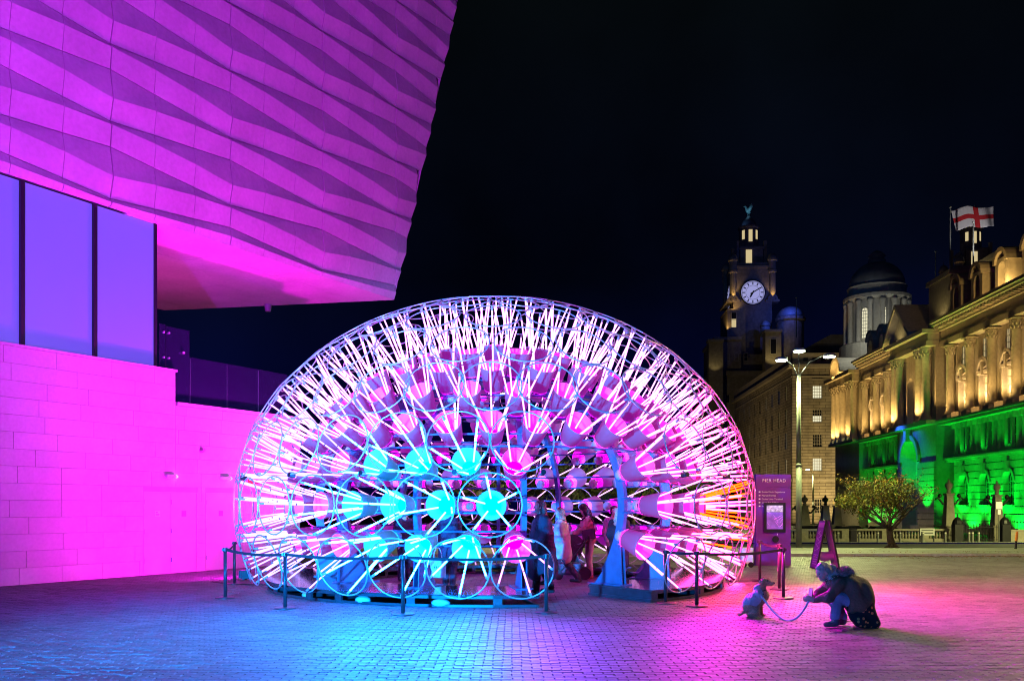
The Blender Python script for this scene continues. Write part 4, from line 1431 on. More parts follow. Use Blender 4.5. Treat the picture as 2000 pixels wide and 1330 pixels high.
lamp_spot('lamp', liv, LF(-30, 45, 8), LF(-5, 2, 50), WARM, 5000, 70)  # bare warm lamp added to lift the stepped blocks
def clock_tower(label, ox):
    """tower in its own frame: origin at the foot of the middle of its south face"""
    T = thing('clock_tower', label, 'clock tower', (LO[0] + ox[0], LO[1] + ox[1], 0), R(-3.18), 'twin granite clock towers of the waterfront building')
    def F(a, w, z): return (a, -w, z)
    mb = MB()
    mb.fbox(F, -6.3, 6.3, -13.3, 0, 30, 82.5)
    mb.build('shaft', M['gran'], T)
    for q in ((-8.6, -4.2, -13.6, .6, 69.6, 70.3), (4.2, 8.6, -13.6, .6, 69.6, 70.3), (-8.4, -4.2, -13.4, .5, 66.9, 67.4), (-6.6, 6.6, -13.5, .35, 80.9, 81.6)):
        MB().fbox(F, *q).build('ledge', M['granl'], T)
    for s in (-1, 1):
        mb = MB(); arch_band(mb, F, s * 6.4, 1.1, 1.7, 70.3, -.3, .7, 8); mb.build('arch', M['granl'], T)
    mb = MB()
    mb.fbox(F, -8.3, -4.3, -13.2, .2, 44, 66.8); mb.build('corner_block', M['gran'], T)
    window(T, F, -7.0, -5.4, 61.2, 66.2, .36, M['dark'], 1, 2)
    MB().fbox(F, -6.95, -5.45, .30, .33, 61.3, 64.0).build('lit_sash', M['lit'], T)
    for sx, sw in ((-6.4, 0), (6.4, 0), (-6.4, -12.6), (6.4, -12.6)):
        c = F(sx, sw - .3, 0)[:2]
        mb = MB()
        mb.lathe([(1.15, 70), (1.15, 79.0), (1.5, 79.4), (1.5, 80.0), (1.3, 80.2), (1.25, 83.0), (1.7, 83.2), (1.7, 83.7)], 12, c)
        mb.build('turret', M['granl'], T)
        mb = MB(); mb.lathe(dome_prof(1.55, 83.7, 2.0), 12, c); mb.tube((c[0], c[1], 85.6), (c[0], c[1], 87.0), .12, .03, 6)
        mb.build('turret_cap', M['lead'], T, True)
        if sw == 0:
            lamp_spot('lamp', T, (c[0], c[1] - 2.2, 70.5), (c[0], c[1] - .6, 77), AMBER, 160, 70)
    lamp_spot('lamp', T, F(-6.4, 2.6, 67.5), F(-6.4, .2, 69.5), AMBER, 60, 120)
    lamp_spot('lamp', T, F(-9.6, 1.0, 60), F(-8.0, -1, 66), AMBER, 200, 100)
    # clock dials on the south and west faces
    M.setdefault('dial', mat('milk_glass_dial', (.3, .3, .4), .5, emit=(.50, .50, .95), estr=.62, noise=(1.2, .1)))
    for face in (0, 1):
        def G(x, z, w):
            if face == 0: return (x, -w, z)
            return (-6.3 - w, 6.6 - x, z)
        ccz = 72.7; rr = 3.85
        n = 40
        def ring(mb, r0, r1, w0, w1, mi=0):
            for i in range(n):
                t0 = 2 * PI * i / n; t1 = 2 * PI * (i + 1) / n
                P = []
                for w in (w0, w1):
                    P += [G(r0 * math.cos(t0), ccz + r0 * math.sin(t0), w), G(r1 * math.cos(t0), ccz + r1 * math.sin(t0), w), G(r1 * math.cos(t1), ccz + r1 * math.sin(t1), w), G(r0 * math.cos(t1), ccz + r0 * math.sin(t1), w)]
                mb.hexa(P, mi)
        pts = [(rr * math.cos(2 * PI * i / n), ccz + rr * math.sin(2 * PI * i / n)) for i in range(n)]
        dl = MB().prism([G(x, z, .02) for x, z in pts], [G(x, z, .2) for x, z in pts]).build('clock_dial', M['dial'], T)
        mb = MB(); ring(mb, rr, rr + .28, .02, .4); ring(mb, 2.25, 2.33, .21, .26); ring(mb, 3.45, 3.52, .21, .26)
        for k in range(12):
            t = PI / 6 * k
            def q(r, s): return G(r * math.cos(t) - s * math.sin(t), ccz + r * math.sin(t) + s * math.cos(t), .22), G(r * math.cos(t) - s * math.sin(t), ccz + r * math.sin(t) + s * math.cos(t), .30)
            A = [q(2.55, -.16), q(3.42, -.16), q(3.42, .16), q(2.55, .16)]
            mb.prism([p[0] for p in A], [p[1] for p in A])
        for k in range(60):
            t = PI / 30 * k
            A = [(3.55, -.05), (3.82, -.05), (3.82, .05), (3.55, .05)]
            A = [(r * math.cos(t) - s * math.sin(t), ccz + r * math.sin(t) + s * math.cos(t)) for r, s in A]
            mb.prism([G(x, z, .21) for x, z in A], [G(x, z, .24) for x, z in A])
        mb.build('dial_markings', M['black'], dl, kind='stuff')
        mb = MB()
        for ang, ln, wd in ((R(31), 3.5, .17), (R(31 + 180), 1.0, .2), (R(-120), 2.0, .26), (R(60), .7, .2)):
            A = [(0, -wd), (ln * .8, -wd), (ln, 0), (ln * .8, wd), (0, wd)]
            A = [(r * math.cos(ang) - s * math.sin(ang), ccz + r * math.sin(ang) + s * math.cos(ang)) for r, s in A]
            mb.prism([G(x, z, .32) for x, z in A], [G(x, z, .40) for x, z in A])
        mb.build('clock_hand', M['black'], dl)
    # upper stages
    def OC(r, z0, z1, nm, m_, n=8, cc=(0.0, 6.6)):
        return MB().lathe([(r, z0), (r, z1)], n, cc, a0=PI / 8).build(nm, m_, T)
    mb = MB(); mb.fbox(F, -3.7, 3.7, -10.5, -1.7, 82.5, 88.6); mb.fbox(F, -4.0, 4.0, -10.8, -1.4, 87.6, 88.2)
    mb.build('upper_stage', M['gran'], T)
    for s in (-1, 1):
        MB().fbox(F, s * 4.5 - .45, s * 4.5 + .45, -2.6, -1.6, 82.5, 90.3).build('buttress', M['gran'], T)
        MB().fbox(F, s * 4.5 - .45, s * 4.5 + .45, -11.6, -10.6, 82.5, 90.3).build('buttress', M['gran'], T)
    MB().fbox(F, -1.0 - .9, 1.0 - .9, -1.69, -1.6, 81.3 + 1.25, 87.3).build('lit_opening', M['lit'], T)
    OC(3.3, 88.6, 95.6, 'lantern', M['gran'])
    mb = MB(); mb.lathe([(3.5, 95.4), (3.7, 95.6), (3.7, 96.1), (2.9, 96.3)], 8, (0, 6.6), a0=PI / 8); mb.build('ledge', M['gran'], T)
    for t, hw_ in ((-PI / 2 - PI / 4, .5), (-PI / 2, .62), (-PI / 2 + PI / 4, .5)):
        rr_ = 3.3 * math.cos(PI / 8) + .03
        def H(a, w, z, t=t): return ((rr_ + w) * math.cos(t) - a * math.sin(t), 6.6 + (rr_ + w) * math.sin(t) + a * math.cos(t), z)
        MB().fbox(H, -hw_, hw_, .0, .06, 90.6 if abs(t + PI / 2) < .1 else 91.6, 94.6).build('lit_opening', M['lit'], T)
    mb = MB(); mb.lathe(dome_prof(2.6, 96.1, 3.3, 10), 16, (0, 6.6)); mb.lathe([(.8, 99.2), (.7, 99.7), (.4, 100.2)], 10, (0, 6.6)); mb.build('cupola', M['lead'], T, True)
    # bird with raised wings on top
    mb = MB()
    M.setdefault('verd', mat('green_copper', (.30, .48, .45), .5))
    zb = 100.2; cy_ = 6.6
    mb.tube((.1, cy_, zb), (.15, cy_, zb + .9), .12, .16, 6); mb.tube((-.35, cy_, zb), (-.2, cy_, zb + .9), .12, .16, 6)
    mb.poly([(.6, cy_, zb + .7), (.2, cy_, zb + 1.1), (-.3, cy_, zb + 1.6), (-.7, cy_, zb + 2.2), (-.9, cy_, zb + 2.8), (-1.25, cy_, zb + 3.0), (-1.75, cy_, zb + 2.95)], .3, 8, radii=[.1, .55, .75, .55, .34, .30, .07])
    for s in (-1, 1):
        A = [(-.5, 1.9), (.1, 2.6), (.7, 3.7), (1.3, 4.0), (1.35, 3.2), (1.0, 2.2), (.5, 1.3), (.0, 1.1)]
        y0 = cy_ + s * .45
        mb.prism([(x, y0 + s * (z - 1.1) * .28, zb + z) for x, z in A], [(x, y0 + s * ((z - 1.1) * .28 + .16), zb + z) for x, z in A])
    mb.build('bird_statue', M['verd'], T, True)
    lamp_spot('lamp', T, (-2.6, 2.2, 97.5), (0, 6.6, 102.2), (.25, .65, 1.0), 500, 60)
    lamp_spot('lamp', T, (-4.0, 3.0, 96.4), (-1.5, 5.2, 98.0), (.15, .4, 1.0), 60, 70)
    return T
t1 = clock_tower('granite clock tower with pale lit dial and copper bird above the office block roof', (0, 0))
t2 = copy_tree(t1)
t2.location = (155.2, 306.0, 0)
t2['label'] = 'second granite tower with lit lantern openings showing behind the flag and roof chimneys'
# ------------------------------------------------------------ street furniture
def text_mesh(body, size, material, depth=.004, align='LEFT', space=1.0):
    cu = bpy.data.curves.new('lettering', 'FONT')
    cu.body = body; cu.size = size; cu.extrude = depth / 2; cu.align_x = align; cu.space_character = space
    cu.resolution_u = 2
    o = bpy.data.objects.new('lettering', cu)
    COL.objects.link(o)
    dg = bpy.context.evaluated_depsgraph_get()
    me = bpy.data.meshes.new_from_object(o.evaluated_get(dg), depsgraph=dg)
    me.materials.clear(); me.materials.append(material)
    bpy.data.objects.remove(o, do_unlink=True)
    bpy.data.curves.remove(cu)
    return me
def P2(px, d): return (px - 1000) / 1800 * d

M['stan'] = mat('barrier_black', (0.03, 0.03, 0.034), 0.35)
# street lamp with three heads
M['galv'] = mat('galvanised_post', (0.22, 0.23, 0.21), 0.5, 0.2, noise=(3, .1))
M['lamp_on'] = emat('lamp_light', (0.86, 1.0, 0.62), 50)
def street_lamp(loc, label, h=9.75, watts=2600, colr=(.88, 1.0, .34), heads=3):
    T = thing('street_lamp', label, 'street lamp', loc, 0, 'tall street lamps round the square')
    mb = MB()
    mb.tube((0, 0, 0), (0, 0, 4.2), .15, .145, 14); mb.tube((0, 0, 4.2), (0, 0, 4.35), .16, .13, 14); mb.tube((0, 0, 4.35), (0, 0, h - .9), .125, .09, 14)
    mb.lathe([(.24, 0), (.24, .03), (.16, .06)], 14)
    mb.build('pole', M['galv'], T, True)
    for k, (ang, out, up) in enumerate(((R(188), .92, -.12), (R(-8), 1.5, .05), (R(70), .55, .45))[:heads]):
        c, s = math.cos(ang), math.sin(ang)
        mb = MB()
        mb.poly([(0, 0, h - 1.3), (c * .12, s * .12, h - .8), (c * .35 * out, s * .35 * out, h - .3 + up), (c * out * .8, s * out * .8, h + up + .05)], .024, 6)
        mb.build('arm', M['stan'], T, True)
        hd = MB()
        cc = (c * out, s * out)
        hd.lathe([(.02, h + up + .16), (.25, h + up + .12), (.34, h + up + .02), (.30, h + up - .02)], 14, cc)
        o = hd.build('lamp_head', M['galv'], T, True)
        MB().lathe([(.28, h + up - .07), (.29, h + up - .03)], 14, cc).build('lens', M['lamp_on'], o)
        lamp_spot('lamp', T, (cc[0] * 1.3, cc[1] * 1.3, h + up - .75), (cc[0] * 1.3, cc[1] * 1.3, 0), colr, watts, 165, .35, .2)
    return T
street_lamp((P2(1560, 47), 47, gz(47)), 'tall grey street lamp with three lit heads standing on the pavement past the purple sign')
sl = street_lamp((15.0, 21.0, 0), 'tall grey street lamp on the plaza edge outside the view', watts=1900, colr=(1.0, .78, .36))
street_lamp((P2(1588, 150), 150, -1.4), 'small distant street lamp in front of the office block', h=9.5, watts=2600, colr=(1, .85, .35), heads=1)
street_lamp((30, 128, -1.4), 'distant street lamp by the office block hidden behind the dome', h=9.5, watts=2200, colr=(1, .80, .35))
street_lamp((46, 64, gz(64)), 'tall grey street lamp by the road near the old office, out of view', h=9.5, watts=6000, colr=(.95, .92, .34))
street_lamp((-2.0, 58, gz(58)), 'street lamp across the road hidden behind the dome', h=9.5, watts=900, colr=(1, .82, .4))

# blue floodlight on a stand out of the picture beside the camera: its light is what reaches the dog, the posts and the bucket fronts
fs = thing('floodlight', 'blue theatre floodlight on a black stand beside the museum, out of view', 'floodlight', (-7.5, -5.0, 0))
mb = MB(); mb.tube((0, 0, 0), (0, 0, .42), .03, n=10)
for k in range(3):
    a = k * 2 * PI / 3; mb.tube((0, 0, .3), (.55 * math.cos(a), .55 * math.sin(a), 0), .02, n=6)
mb.build('stand', M['black'], fs)
MB().box(-.2, .2, -.12, .10, .42, .72).build('housing', M['black'], fs)
MB().box(-.17, .17, .102, .11, 0.45, 0.69).build('lens', emat('blue_lens', (.05, .3, 1), 5), fs)
lamp_spot('lamp', fs, (0, .2, .57), (5.5, 23.5, 2.3), (.001, .25, 1.0), 180000, 31, 1.0, .25)
lamp_spot('lamp', fs, (.25, .2, .57), (12.0, 18.6, .6), (.002, .20, 1.0), 9000, 20, 1.0, .2)

pf = thing('floodlight', 'added pink floodlight on the paving behind the outer edge of the dome', 'floodlight', (5.05, 21.3, 0))
MB().box(-.1, .1, -.08, .08, .03, .2).build('housing', M['black'], pf); MB().box(-.03, .03, -.1, .1, 0, .03).build('foot', M['black'], pf)  # lamp added to tint the paving beside the dome pink
lamp_spot('lamp', pf, (.1, -.05, .28), (1.2, -7.5, 0), (1.0, .035, .38), 120, 150, 1.0, .1)

# purple direction totem
M['purple'] = mat('purple_panel', (0.17, 0.02, 0.30), 0.45, noise=(2, .06))
M['white_print'] = mat('white_print', (0.8, 0.72, 0.85), 0.6)
M['dframe'] = mat('dark_frame', (.02, .015, .03), .4)
TX, TY = P2(1508, 27.4), 27.4
tot = thing('direction_totem', 'tall purple direction sign reading PIER HEAD with map case standing beside the dome', 'sign', (TX, TY, 0), R(6))
TWH = .535
mb = MB()
mb.box(-TWH, TWH, -.10, .10, 0, .62); mb.box(-TWH + .03, TWH - .03, -.09, .09, .62, .66); mb.box(-TWH, TWH, -.10, .10, .66, 2.28)
mb.box(-TWH + .03, TWH - .03, -.09, .09, 2.28, 2.32); mb.box(-TWH, TWH, -.10, .10, 2.32, 2.70)
mb.build('board', M['purple'], tot)
def put_text(parent, body, size, x, y, z, material=None, align='LEFT', space=1.0, rotz=0):
    o = obj('lettering', text_mesh(body, size, material or M['white_print'], align=align, space=space), parent)
    o.location = (x, y, z); o.rotation_euler = (R(90), 0, rotz)
    return o
put_text(tot, 'PIER HEAD', .135, 0.02, -.104, 2.47, align='CENTER', space=1.15)
for i, s in enumerate(('British Music Experience', 'Mersey Ferries', 'Cruise Liner Terminal', 'Open Eye Gallery', 'Royal Liver Building 360')):
    put_text(tot, s, .072, -.36, -.104, 2.155 - i * .105)
    mb = MB(); z = 2.18 - i * .105
    mb.prism([(-.45, -.1035, z - .02), (-.40, -.1035, z - .02), (-.40, -.1035, z + .02), (-.45, -.1035, z + .02)], [(-.45, -.1005, z - .02), (-.40, -.1005, z - .02), (-.40, -.1005, z + .02), (-.45, -.1005, z + .02)])
    mb.build('arrow_mark', M['white_print'], tot)
mb = MB(); mb.box(-.30, .36, -.135, -.101, .98, 1.86); cse = mb.build('map_case', M['dframe'], tot)
M['mapbg'] = mat('map_print', (.22, .10, .42), .5, noise=(9, .3), emit=(.35, .10, .8), estr=.35)
M['mapln'] = mat('map_lines', (.6, .2, .7), .5, emit=(.9, .15, 1), estr=.6)
MB().box(-.22, .28, -.140, -.1355, 1.08, 1.58).build('map_sheet', M['mapbg'], cse)
MB().box(-.22, .28, -.140, -.1355, 1.585, 1.78).build('photo_strip', mat('photo_print', (.5, .45, .5), .5, noise=(14, .8), emit=(.7, .55, .8), estr=.3), cse)
mb = MB()
for i in range(9):
    x0 = -.05 + random.uniform(-.1, .25); z0 = random.uniform(1.12, 1.55)
    a = random.choice((.5, .6, 2.1, 2.2)); L = random.uniform(.1, .3)
    x1 = min(.27, max(-.2, x0 + L * math.cos(a))); z1 = min(1.57, max(1.1, z0 + L * math.sin(a)))
    mb.hexa([(x0, -.1425, z0), (x1, -.1425, z1), (x1, -.1405, z1), (x0, -.1405, z0), (x0, -.1425, z0 + .012), (x1, -.1425, z1 + .012), (x1, -.1405, z1 + .012), (x0, -.1405, z0 + .012)])
mb.build('map_lines', M['mapln'], cse, kind='stuff')
mb = MB(); mb.tube((.06, -.125, .78), (.06, -.1, .78), .10, n=18); mb.build('round_badge', M['dframe'], tot)
mb = MB(); mb.box(.11, .13, -.112, -.101, .90, .95); mb.build('lock', M['white_print'], tot)

# A-frame board
AX, AY = P2(1611, 26.0), 26.0
afb = thing('a_frame_sign', 'purple A-frame pavement sign with white swirl standing open behind the crouching person', 'sign', (AX, AY, 0), R(0))
def leaf(sgn, nm, m_):
    mb = MB()
    b = sgn * .31; t = sgn * .055
    for w0, w1 in ((-.30, .30),):
        pass
    yaw = R(24)
    cs, sn = math.cos(yaw), math.sin(yaw)
    def T(x, y, z): return (x * cs - y * sn * .0 + y * .35 * 0, y + x * 0, z)
    P = []
    for z, x in ((.03, b), (1.34, t)):
        P.append((x, z))
    def quad(y0, y1, off, z0, z1):
        xa = b + (t - b) * (z0 - .03) / 1.31; xb = b + (t - b) * (z1 - .03) / 1.31
        return [(xa + off, y0, z0), (xb + off, y0, z1), (xb + off, y1, z1), (xa + off, y1, z0)]
    mb.prism(quad(-.3, .3, sgn * -.012, .03, 1.34), quad(-.3, .3, sgn * .012, .03, 1.34))
    o = mb.build(nm, m_, afb)
    fr = MB()
    for y0, y1, z0, z1 in ((-.335, -.30, 0, 1.37), (.30, .335, 0, 1.37), (-.30, .30, 1.34, 1.37), (-.30, .30, .0, .03)):
        fr.prism(quad(y0, y1, -.02, z0, z1), quad(y0, y1, .02, z0, z1))
    fr.build('leaf_frame', M['black'], o)
    return o, quad
lf, qd = leaf(-1, 'front_leaf', mat('purple_print', (.26, .05, .42), .5))
lb, qb = leaf(1, 'rear_leaf', mat('pink_print', (.45, .12, .42), .5))
mb = MB()
for i in range(26):
    z0 = 1.05 - i * .022; y = -.02 + .13 * math.sin(i * .8) + .05 * math.sin(i * 2.3)
    mb.prism([(p[0] - .0125, p[1], p[2]) for p in qd(y - .05, y + .05, 0, z0, z0 + .012)], [(p[0] - .0165, p[1], p[2]) for p in qd(y - .05, y + .05, 0, z0, z0 + .012)])
mb.build('swirl_print', M['white_print'], lf, kind='stuff')
mb = MB()
for i in range(5):
    z0 = .38 - i * .065
    mb.prism([(p[0] - .0125, p[1], p[2]) for p in qd(-.22, .2 - .03 * (i % 2), 0, z0, z0 + .022)], [(p[0] - .0165, p[1], p[2]) for p in qd(-.22, .2 - .03 * (i % 2), 0, z0, z0 + .022)])
mb.prism([(p[0] - .0125, p[1], p[2]) for p in qd(-.28, .28, 0, 1.16, 1.3)], [(p[0] - .0165, p[1], p[2]) for p in qd(-.28, .28, 0, 1.16, 1.3)])
mb.build('text_print', mat('lilac_print', (.6, .2, .7), .5), lf, kind='stuff')
mb = MB()
mb.poly([(.30, 0, .28), (.18, .05, .36), (.0, 0, .33), (-.2, -.03, .36), (-.26, 0, .3)], .1, 8, radii=[.08, .13, .14, .12, .05])
mb.build('ballast_bag', mat('pink_bag', (.6, .22, .5), .7), afb, True)
afb.rotation_euler = (0, 0, R(-3))

# black barrier posts with belts
STAN = dict(a=(440, 17.4), b=(458, 20.6), c=(557, 15.6), d=(787, 14.72), e=(1067, 14.95), f=(1300, 16.45), g=(1361, 15.95), h=(1530, 17.35), i=(1522, 19.2), j=(1484, 21.4))
SL = dict(a='black barrier post at the end of the belt beside the museum doors', b='black barrier post behind the end post, against the magenta wall', c='black barrier post in front of the lowest tilted rings of the dome edge',
          d='black barrier post in front of the cyan lit buckets', e='black barrier post beside the dome entrance at the end of the long belt', f='black barrier post at the corner of the dome base past the entrance',
          g='black barrier post in front of the pink tubes, next along from the entrance corner post', h='black barrier post just behind the dog, outermost of the three by the totem',
          i='black barrier post directly behind the outermost post by the totem', j='black barrier post standing in front of the purple totem')
SH = .95
M['belt'] = mat('belt_webbing', (0.02, 0.02, 0.025), 0.8)
pm = MB(); pm.tube((0, 0, .02), (0, 0, SH - .07), .032, n=16); pole_m = pm.mesh('pole', M['stan'], True)
pm = MB(); pm.lathe([(.19, 0), (.19, .012), (.17, .022), (.05, .03)], 28); base_m = pm.mesh('base', M['stan'])
pm = MB(); pm.lathe([(.038, SH - .07), (.042, SH - .065), (.042, SH - .005), (.036, SH)], 16)
for a in range(4):
    c, s = math.cos(a * PI / 2), math.sin(a * PI / 2)
    pm.box(c * .045 - .012, c * .045 + .012, s * .045 - .012, s * .045 + .012, SH - .06, SH - .012)
head_m = pm.mesh('belt_head', M['stan'])
ST = {}
for k, (px, d) in STAN.items():
    T = thing('barrier_post', SL[k], 'barrier post', (P2(px, d), d, .003), 0, 'black retractable belt barrier posts around the dome')
    obj('pole', pole_m, T); obj('base', base_m, T); obj('belt_head', head_m, T)
    ST[k] = T
for k0, k1 in (('a', 'c'), ('c', 'd'), ('d', 'e'), ('b', 'a'), ('g', 'f'), ('h', 'g'), ('i', 'h'), ('j', 'i')):
    A, B = ST[k0].location, ST[k1].location
    D = B - A
    n = 12
    up, dn = [], []
    for i in range(n + 1):
        t = i / n
        sag = .06 * 4 * t * (1 - t) * min(1, D.length / 3)
        p = D * t
        up.append((p.x, p.y, SH - .012 - sag)); dn.append((p.x, p.y, SH - .060 - sag))
    v = []; f = []
    nx = Vector((D.y, -D.x, 0)).normalized() * .0012
    for i in range(n + 1):
        for s in (-1, 1):
            v += [(up[i][0] + nx.x * s, up[i][1] + nx.y * s, up[i][2]), (dn[i][0] + nx.x * s, dn[i][1] + nx.y * s, dn[i][2])]
    for i in range(n):
        b0, b1 = i * 4, i * 4 + 4
        f += [(b0, b0 + 1, b1 + 1, b1), (b0 + 3, b0 + 2, b1 + 2, b1 + 3), (b0, b1, b1 + 2, b0 + 2), (b0 + 1, b0 + 3, b1 + 3, b1 + 1)]
    obj('belt', make_mesh('belt', v, f, M['belt']), ST[k0])

# cable running over the paving by the museum
mb = MB()
mb.poly([(-6.9, 21.2, .012), (-6.3, 20.6, .012), (-5.6, 20.3, .012), (-5.2, 20.5, .012), (-4.8, 20.3, .012)], .012, 6)
tag(mb.build('power_cable', M['black'], None, True), 'thin black power cable lying on the paving between museum doors and dome', 'cable')

# equipment case by the dome edge
cs = thing('equipment_case', 'pale equipment case on small wheels tucked between the dome edge and the purple totem', 'case', (P2(1456, 26.6), 26.6, 0))
MB().box(-.16, .16, -.2, .2, .1, .52).box(-.17, .17, -.21, .21, .52, .56).build('body', M['signwhite'], cs)
for x in (-.1, .1):
    MB().tube((x, -.24, .08), (x, -.19, .08), .08, n=14).build('wheel', M['black'], cs)

# balustrade with lamp pillars
BY = 81.0; BZ = gz(BY) + .06
bal = thing('balustrade', 'low stone balustrade with rows of balusters along the far pavement', 'balustrade', (0, BY, BZ))
M['bals'] = mat('weathered_stone', (0.33, 0.30, 0.22), 0.85, noise=((.5, .15), (4, .15)))
bx0, bx1 = P2(1500, BY), P2(1852, BY)
mb = MB(); mb.box(bx0, bx1, -.28, .28, 0, .26); mb.build('plinth', M['bals'], bal)
mb = MB(); mb.box(bx0, bx1, -.26, .26, .95, 1.12); mb.build('rail', M['bals'], bal)
pm = MB(); pm.lathe([(.10, .26), (.10, .32), (.065, .38), (.12, .52), (.10, .62), (.05, .76), (.075, .86), (.10, .88), (.10, .95)], 8); bal_m = pm.mesh('baluster', M['bals'], True)
x = bx0 + .2; i = 0
while x < bx1 - .2:
    if i % 12 == 11:
        MB().box(x - .3, x + .3, -.30, .30, .261, .949).build('pier', M['bals'], bal)
        x += .55
    else:
        obj('baluster', bal_m, bal, loc=(x, 0, 0)); x += .27
    i += 1

def lamp_pillar(px, d, zt, zb, label, arms=True, m_=None):
    x = P2(px, d); z0 = gz(d)
    T = thing('lamp_pillar', label, 'pillar', (x, d, z0), 0, 'tapering stone pillars with iron lantern ornaments')
    h = zt - z0
    m_ = m_ or M['bals']
    mb = MB()
    mb.box(-.55, .55, -.55, .55, 0, 1.35); mb.box(-.62, .62, -.62, .62, 1.35, 1.5)
    mb.hexa([(-.42, -.42, 1.5), (.42, -.42, 1.5), (.42, .42, 1.5), (-.42, .42, 1.5), (-.27, -.27, h * .74), (.27, -.27, h * .74), (.27, .27, h * .74), (-.27, .27, h * .74)])
    mb.box(-.36, .36, -.36, .36, h * .74, h * .77)
    mb.build('shaft', m_, T)
    mb = MB(); mb.lathe([(.16, h * .77), (.2, h * .8), (.12, h * .82), (.3, h * .87), (.3, h * .92), (.1, h * .95), (.12, h * .965), (.03, h)], 10)
    mb.build('finial', M['black'] if m_ is not M['bals'] else m_, T, True)
    if arms:
        for s in (-1, 1):
            mb = MB()
            mb.poly([(s * .25, -.1, h * .62), (s * .55, -.1, h * .60), (s * .8, -.1, h * .66), (s * 1.0, -.1, h * .70), (s * 1.25, -.1, h * .68)], .09, 6)
            mb.lathe([(.03, h * .70), (.16, h * .715), (.2, h * .74), (.05, h * .77)], 8, (s * .85, -.1))
            mb.build('arm', M['black'], T, True)
    return T
lamp_pillar(1853, 82.0, 4.3, -1.4, 'weathered stone pillar with dark scrolled arms beside the iron gate')
lamp_pillar(1947, 84.0, 4.2, -1.4, 'stone pillar with dark top standing behind the iron gate post', True)
lamp_pillar(1571.5, 88.0, 3.0, -1.4, 'slim stone pillar with dark arms in front of the office block', True)
lamp_pillar(1612, 90.0, 3.0, -1.4, 'dark pillar with urn top, middle one before the office block corner', False, M['gran'])
lamp_pillar(1634.5, 92.0, 3.0, -1.4, 'dark pillar with urn top next to the leafy tree', False, M['gran'])

# iron gate between round-topped posts
GY = 80.0; g0 = gz(GY) + .06
gt = thing('iron_gate', 'black iron railing gate between two round-topped iron posts', 'gate', (P2(1916, GY), GY, g0))
for s in (-1, 1):
    xx = s * 2.05
    mb = MB(); mb.box(xx - .36, xx + .36, -.36, .36, 0, 1.5); mb.lathe([(.44, 1.5), (.44, 1.6), (.36, 1.85), (.2, 2.05), (.06, 2.15), (.06, 2.4)], 12, (xx, 0))
    mb.build('gate_post', M['black'], gt)
for i in range(25):
    xx = -1.6 + 3.2 * i / 24
    MB().tube((xx, 0, .05), (xx, 0, 1.35 + .12 * (i % 2)), .022, n=5).tube((xx, 0, 1.35 + .12 * (i % 2)), (xx, 0, 1.5 + .12 * (i % 2)), .035, .003, 5).build('bar', M['black'], gt)
mb = MB()
for z in (.15, 1.2): mb.box(-1.68, 1.68, -.03, .03, z, z + .05)
mb.build('rail', M['black'], gt)
mb = MB(); mb.poly([(-1.2, -.05, .3), (-.6, -.05, .9), (0, -.05, .4), (.6, -.05, .9), (1.2, -.05, .3)], .03, 5); mb.build('scroll', M['black'], gt)
rw = thing('stone_wall', 'low stone wall with dark railing beyond the iron gate', 'wall', (P2(1985, GY), GY, g0))
MB().box(-1.3, 1.5, -.25, .25, 0, .9).box(-1.35, 1.5, -.3, .3, .9, 1.05).build('masonry', M['bals'], rw)
for i in range(9):
    MB().tube((-1.1 + i * .3, 0, 1.05), (-1.1 + i * .3, 0, 1.9), .025, n=5).build('bar', M['black'], rw)

# street name board, notice, bin
sb = thing('street_name_board', 'white street name board on two short black legs in front of the balustrade', 'sign', (P2(1811, 78.5), 78.5, gz(78.5) + .06))
MB().box(-.62, .62, -.03, .03, .55, 1.15).build('board', mat('sign_face', (.62, .62, .58), .6), sb)
for x in (-.58, .58): MB().box(x - .05, x + .05, .035, .11, 0, 1.15).build('leg', M['black'], sb)
mb = MB(); mb.box(-.5, .5, -.036, -.031, .95, 1.03); mb.box(-.5, .5, -.036, -.031, .70, .80); mb.build('print', M['signgrey'], sb, kind='stuff')
nb = thing('notice_sign', 'small white notice fixed on a thin post in front of the gate pillar', 'sign', (P2(1951, 77), 77, gz(77) + .06))
MB().tube((0, 0, 0), (0, 0, 3.4), .04, n=8).build('post', M['galv'], nb)
MB().box(-.26, .26, -.06, -.042, 2.75, 3.35).build('board', M['signwhite'], nb)
MB().box(-.12, .12, -.06, -.042, 2.3, 2.7).build('lower_board', M['signwhite'], nb)
bn = thing('litter_bin', 'dark upright litter bin standing against the balustrade', 'bin', (P2(1666, 79), 79, gz(79) + .06))
MB().box(-.24, .24, -.24, .24, 0, 1.0).build('body', M['dframe'], bn); MB().box(-.27, .27, -.27, .27, 1.02, 1.12).build('lid', M['dframe'], bn)

